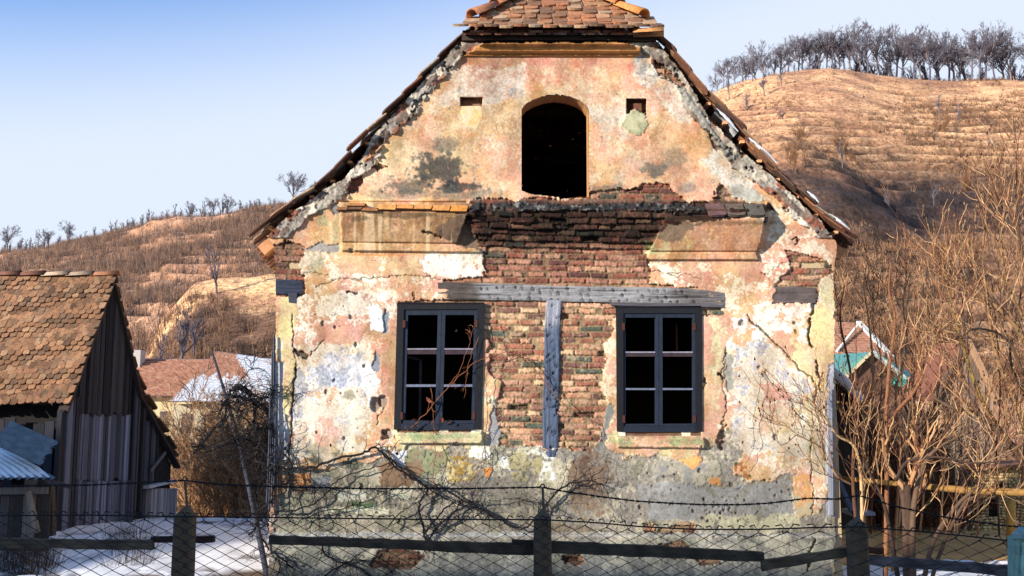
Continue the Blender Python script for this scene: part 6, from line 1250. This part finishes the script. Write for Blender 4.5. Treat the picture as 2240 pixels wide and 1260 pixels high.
def put_bush(px, Y, h, label, group, k=None, ms=None):
    o = bpy.data.objects.new('bush', ms[g.randrange(3)] if ms else bms[g.randrange(4) if k is None else k]); COL.objects.link(o); x = P(px, 1000, Y)[0]; o.location = (x, Y, float(zg(x, Y)) - .05); s = h / 3.0; o.scale = (s * g.uniform(.9, 1.3), s * g.uniform(.9, 1.3), s); o.rotation_euler = (0, 0, g.uniform(0, 6.28)); tag(o, label, 'bush', group)
for px in np.linspace(440, 606, 9): put_bush(px + g.uniform(-8, 8), g.uniform(10, 15), g.uniform(1.8, 2.9), 'brown leafless bush in the gap between barn and house', 'bushes between barn and house')
for px in np.linspace(410, 620, 10): put_bush(px + g.uniform(-8, 8), g.uniform(15, 22), g.uniform(3.4, 4.6), 'tall tawny leafless bush in front of the snowy-roofed house', 'bushes before the snowy-roofed house')
for px in np.linspace(1830, 2060, 20): put_bush(px + g.uniform(-8, 8), g.uniform(6, 13), g.uniform(1.6, 3.0), 'brown leafless bush in front of the plank barn and brown gable', 'bushes before the plank barn', ms=dms)
for px in np.linspace(1840, 2260, 12): put_bush(px, g.uniform(24, 30), g.uniform(3, 5), 'leafless bush beyond the turquoise-edged house', 'bushes beyond the turquoise-edged house', ms=dms)
# pale shrubs scattered over the foot of the right hill
QS = dict(QB, rmin=.026, levels=4, col=colpal([(150, 108, 78), (124, 86, 62), (176, 132, 96)])); sms = []
for k in range(4): sms.append(brush_mesh(740 + k, 6.0, 7, QS))
for k in range(26):
    px = g.uniform(1720, 2260); d = g.uniform(75, 150) if k % 3 else g.uniform(150, 200); p = surf(HR, px, d)
    if shaded_bank_at(px, 870 - (p[2] - CAM[2]) * F / d) > .2 and k % 5: continue
    o = bpy.data.objects.new('bush', sms[k % 4]); COL.objects.link(o); o.location = p - np.array([0, 0, .2]); s = g.uniform(.4, .85); o.scale = (s, s, s * g.uniform(.9, 1.3)); o.rotation_euler = (0, 0, g.uniform(0, 6)); tag(o, 'pale leafless shrub on the lower slope of the right hill', 'bush', 'shrubs on the lower right slope')
# dry weeds along the foot of the barn, the house and the fence
def weeds(name, n, pxr, Yr, h, seed, cols):
    rs = np.random.RandomState(seed); px = rs.uniform(*pxr, n); Y = rs.uniform(*Yr, n); p = np.array([P(a, 1000, b) for a, b in zip(px, Y)]); p[:, 2] = zg(p[:, 0], p[:, 1]); cs = np.array([lin(cols[rs.randint(len(cols))]) * rs.uniform(.6, 1.2) for _ in range(n)]); return sprigs(name, p, rs.uniform(h * .4, h, n), 9, seed, cs, .004, .7)
weeds('dry_weeds', 150, (0, 130), (1.2, 2.4), .55, 801, [(84, 70, 58), (60, 54, 50), (110, 90, 70)]); weeds('dry_weeds', 90, (245, 330), (1.4, 4.2), .5, 803, [(90, 76, 62), (60, 54, 50)]); weeds('dry_weeds', 150, (600, 900), (-.7, -.1), .5, 805, [(56, 54, 54), (80, 70, 62)])
weeds('dry_grass', 1500, (1890, 2290), (2.4, 10), .22, 807, [(214, 158, 90), (190, 134, 76), (226, 176, 110)]); weeds('dry_grass', 500, (-50, 600), (.2, 6), .12, 809, [(120, 96, 70), (150, 116, 80)])
